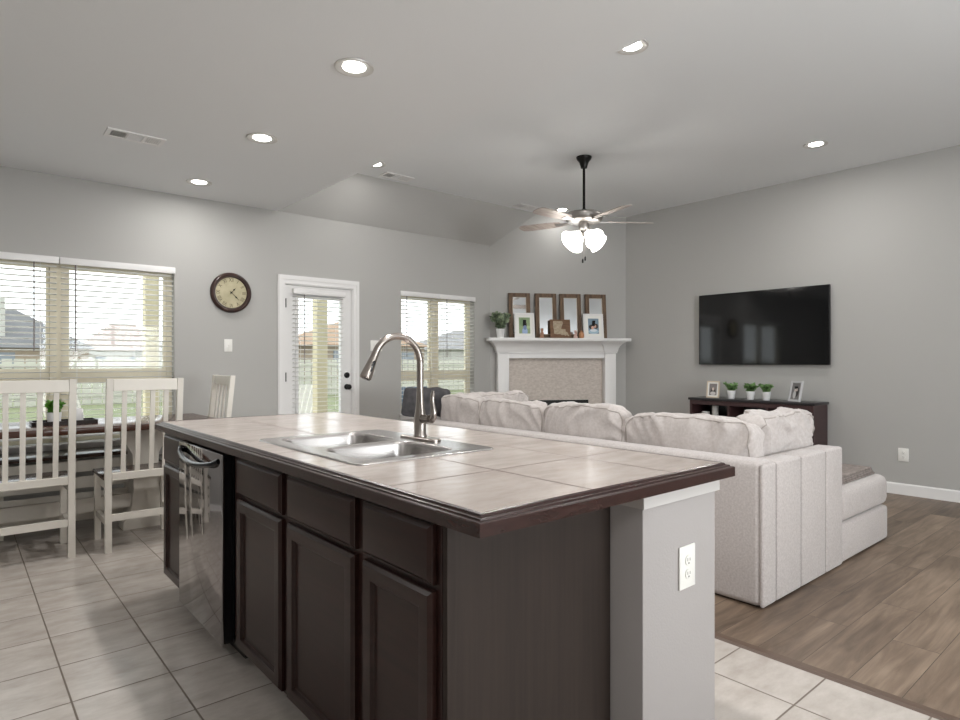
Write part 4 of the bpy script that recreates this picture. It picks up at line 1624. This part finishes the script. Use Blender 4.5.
ROOF1 = mat('slate_roof', srgb(104, 104, 104), 0.9, vary=((0.8, 0.8, 3), srgb(92, 92, 94)))
ROOF2 = mat('pale_roof', srgb(128, 126, 126), 0.9, vary=((0.8, 0.8, 3), srgb(116, 114, 115)))
ROOF3 = mat('tan_roof', srgb(142, 118, 96), 0.9)
HWALL = mat('house_brick_pale', srgb(150, 136, 120), 0.9, vary=((2, 2, 6), srgb(136, 120, 104)))
HWALL2 = mat('house_siding_pale', srgb(170, 168, 162), 0.9)
HWIN = mat('house_window_dark', srgb(120, 126, 134), 0.2)


def house(label, x, y, w_, d_, eave, ridge, roof_m, wall_m, rz=0, chimney=False):
    r = thing('neighbor_house', label, 'house', (x, y, -0.15), rz, 'houses beyond the fence')
    q = B()
    q.box(-w_ / 2, -d_ / 2, 0, w_ / 2, d_ / 2, eave)
    q.out('walls', wall_m, r, smooth=False)
    q = B()
    e = 0.5
    hp_ = d_ / 2 * 0.9
    a, b_ = w_ / 2 + e, d_ / 2 + e
    v = [q.bm.verts.new(p) for p in ((-a, -b_, eave), (a, -b_, eave), (a, b_, eave), (-a, b_, eave), (-w_ / 2 + hp_, 0, ridge), (w_ / 2 - hp_, 0, ridge))]
    for f in ((0, 1, 5, 4), (1, 2, 5), (2, 3, 4, 5), (3, 0, 4), (3, 2, 1, 0)):
        q.bm.faces.new([v[i] for i in f])
    q.out('roof', roof_m, r, smooth=False)
    for wx in (-0.3, 0.05, 0.32):
        q = B()
        q.box(wx * w_ - 0.6, -d_ / 2 - 0.06, 0.9, wx * w_ + 0.6, -d_ / 2 - 0.005, 2.2)
        q.out('window', HWIN, r, smooth=False)
    if chimney:
        q = B()
        q.box(-w_ * 0.02, -d_ * 0.4, 0, -w_ * 0.02 + 0.9, -d_ * 0.4 + 1.0, ridge + 0.6)
        q.out('chimney', HWALL2, r, smooth=False)
    return r


house('house with slate grey hip roof and pale chimney, left in the dining window', 2.6, 70, 13, 11, 2.6, 6.2, ROOF1, HWALL, chimney=True)
house('low house with pale grey roof, right in the dining window', 22.5, 78, 12, 10, 2.6, 5.0, ROOF2, HWALL2)
house('distant house with pinkish pale roof, between the two nearer houses', 19, 104, 12, 10, 3.0, 7.0, mat('pinkish_roof', srgb(146, 132, 126), 0.9), HWALL2)
house('tan roofed house seen through the patio door', 23.5, 44, 9, 9, 2.6, 4.6, ROOF3, HWALL)
house('pale house seen through the window behind the sofa', 43, 52, 13, 10, 2.6, 4.8, ROOF2, HWALL2)

AD_B = mat('outdoor_chair_blue', srgb(120, 138, 160), 0.6)
AD_W = mat('outdoor_chair_white', srgb(232, 230, 222), 0.6)


def patio_chair(label, loc, rz, m):
    r = thing('patio_chair', label, 'patio chair', loc, rz, 'patio chairs outside')
    q = B()
    for i in range(6):
        x = -0.25 + i * 0.1
        q.hexa([(x - 0.04, 0.22, 0.32), (x + 0.04, 0.22, 0.32), (x + 0.04, 0.24, 0.32), (x - 0.04, 0.24, 0.32),
                (x - 0.04, 0.44, 1.0), (x + 0.04, 0.44, 1.0), (x + 0.04, 0.46, 1.0), (x - 0.04, 0.46, 1.0)])
    q.out('backrest', m, r, smooth=False)
    q = B()
    for i in range(5):
        yy = -0.28 + i * 0.1
        q.box(-0.29, yy - 0.04, 0.38 - 0.015 * i, 0.29, yy + 0.04, 0.40 - 0.015 * i)
    q.out('seat', m, r, smooth=False)
    for s_ in (-1, 1):
        q = B()
        q.box(s_ * 0.33 - 0.05, -0.35, 0.58, s_ * 0.33 + 0.05, 0.36, 0.605)
        q.out('armrest', m, r, smooth=False)
        q = B()
        q.box(s_ * 0.31 - 0.02, -0.32, 0, s_ * 0.31 + 0.02, -0.24, 0.58)
        q.out('leg', m, r, smooth=False)
        q = B()
        q.box(s_ * 0.31 - 0.02, 0.22, 0, s_ * 0.31 + 0.02, 0.30, 0.58).box(s_ * 0.31 - 0.02, -0.24, 0.30, s_ * 0.31 + 0.02, 0.22, 0.37)
        q.out('leg', m, r, smooth=False)
    return r


patio_chair('blue-grey slatted patio chair outside the window behind the sofa', (4.42, 6.95, -0.06), R(170), AD_B)
patio_chair('white slatted patio chair outside the patio door', (3.55, 8.3, -0.06), R(200), AD_W)
patio_chair('white slatted patio chair outside the dining window', (1.15, 7.3, -0.06), R(115), AD_W)
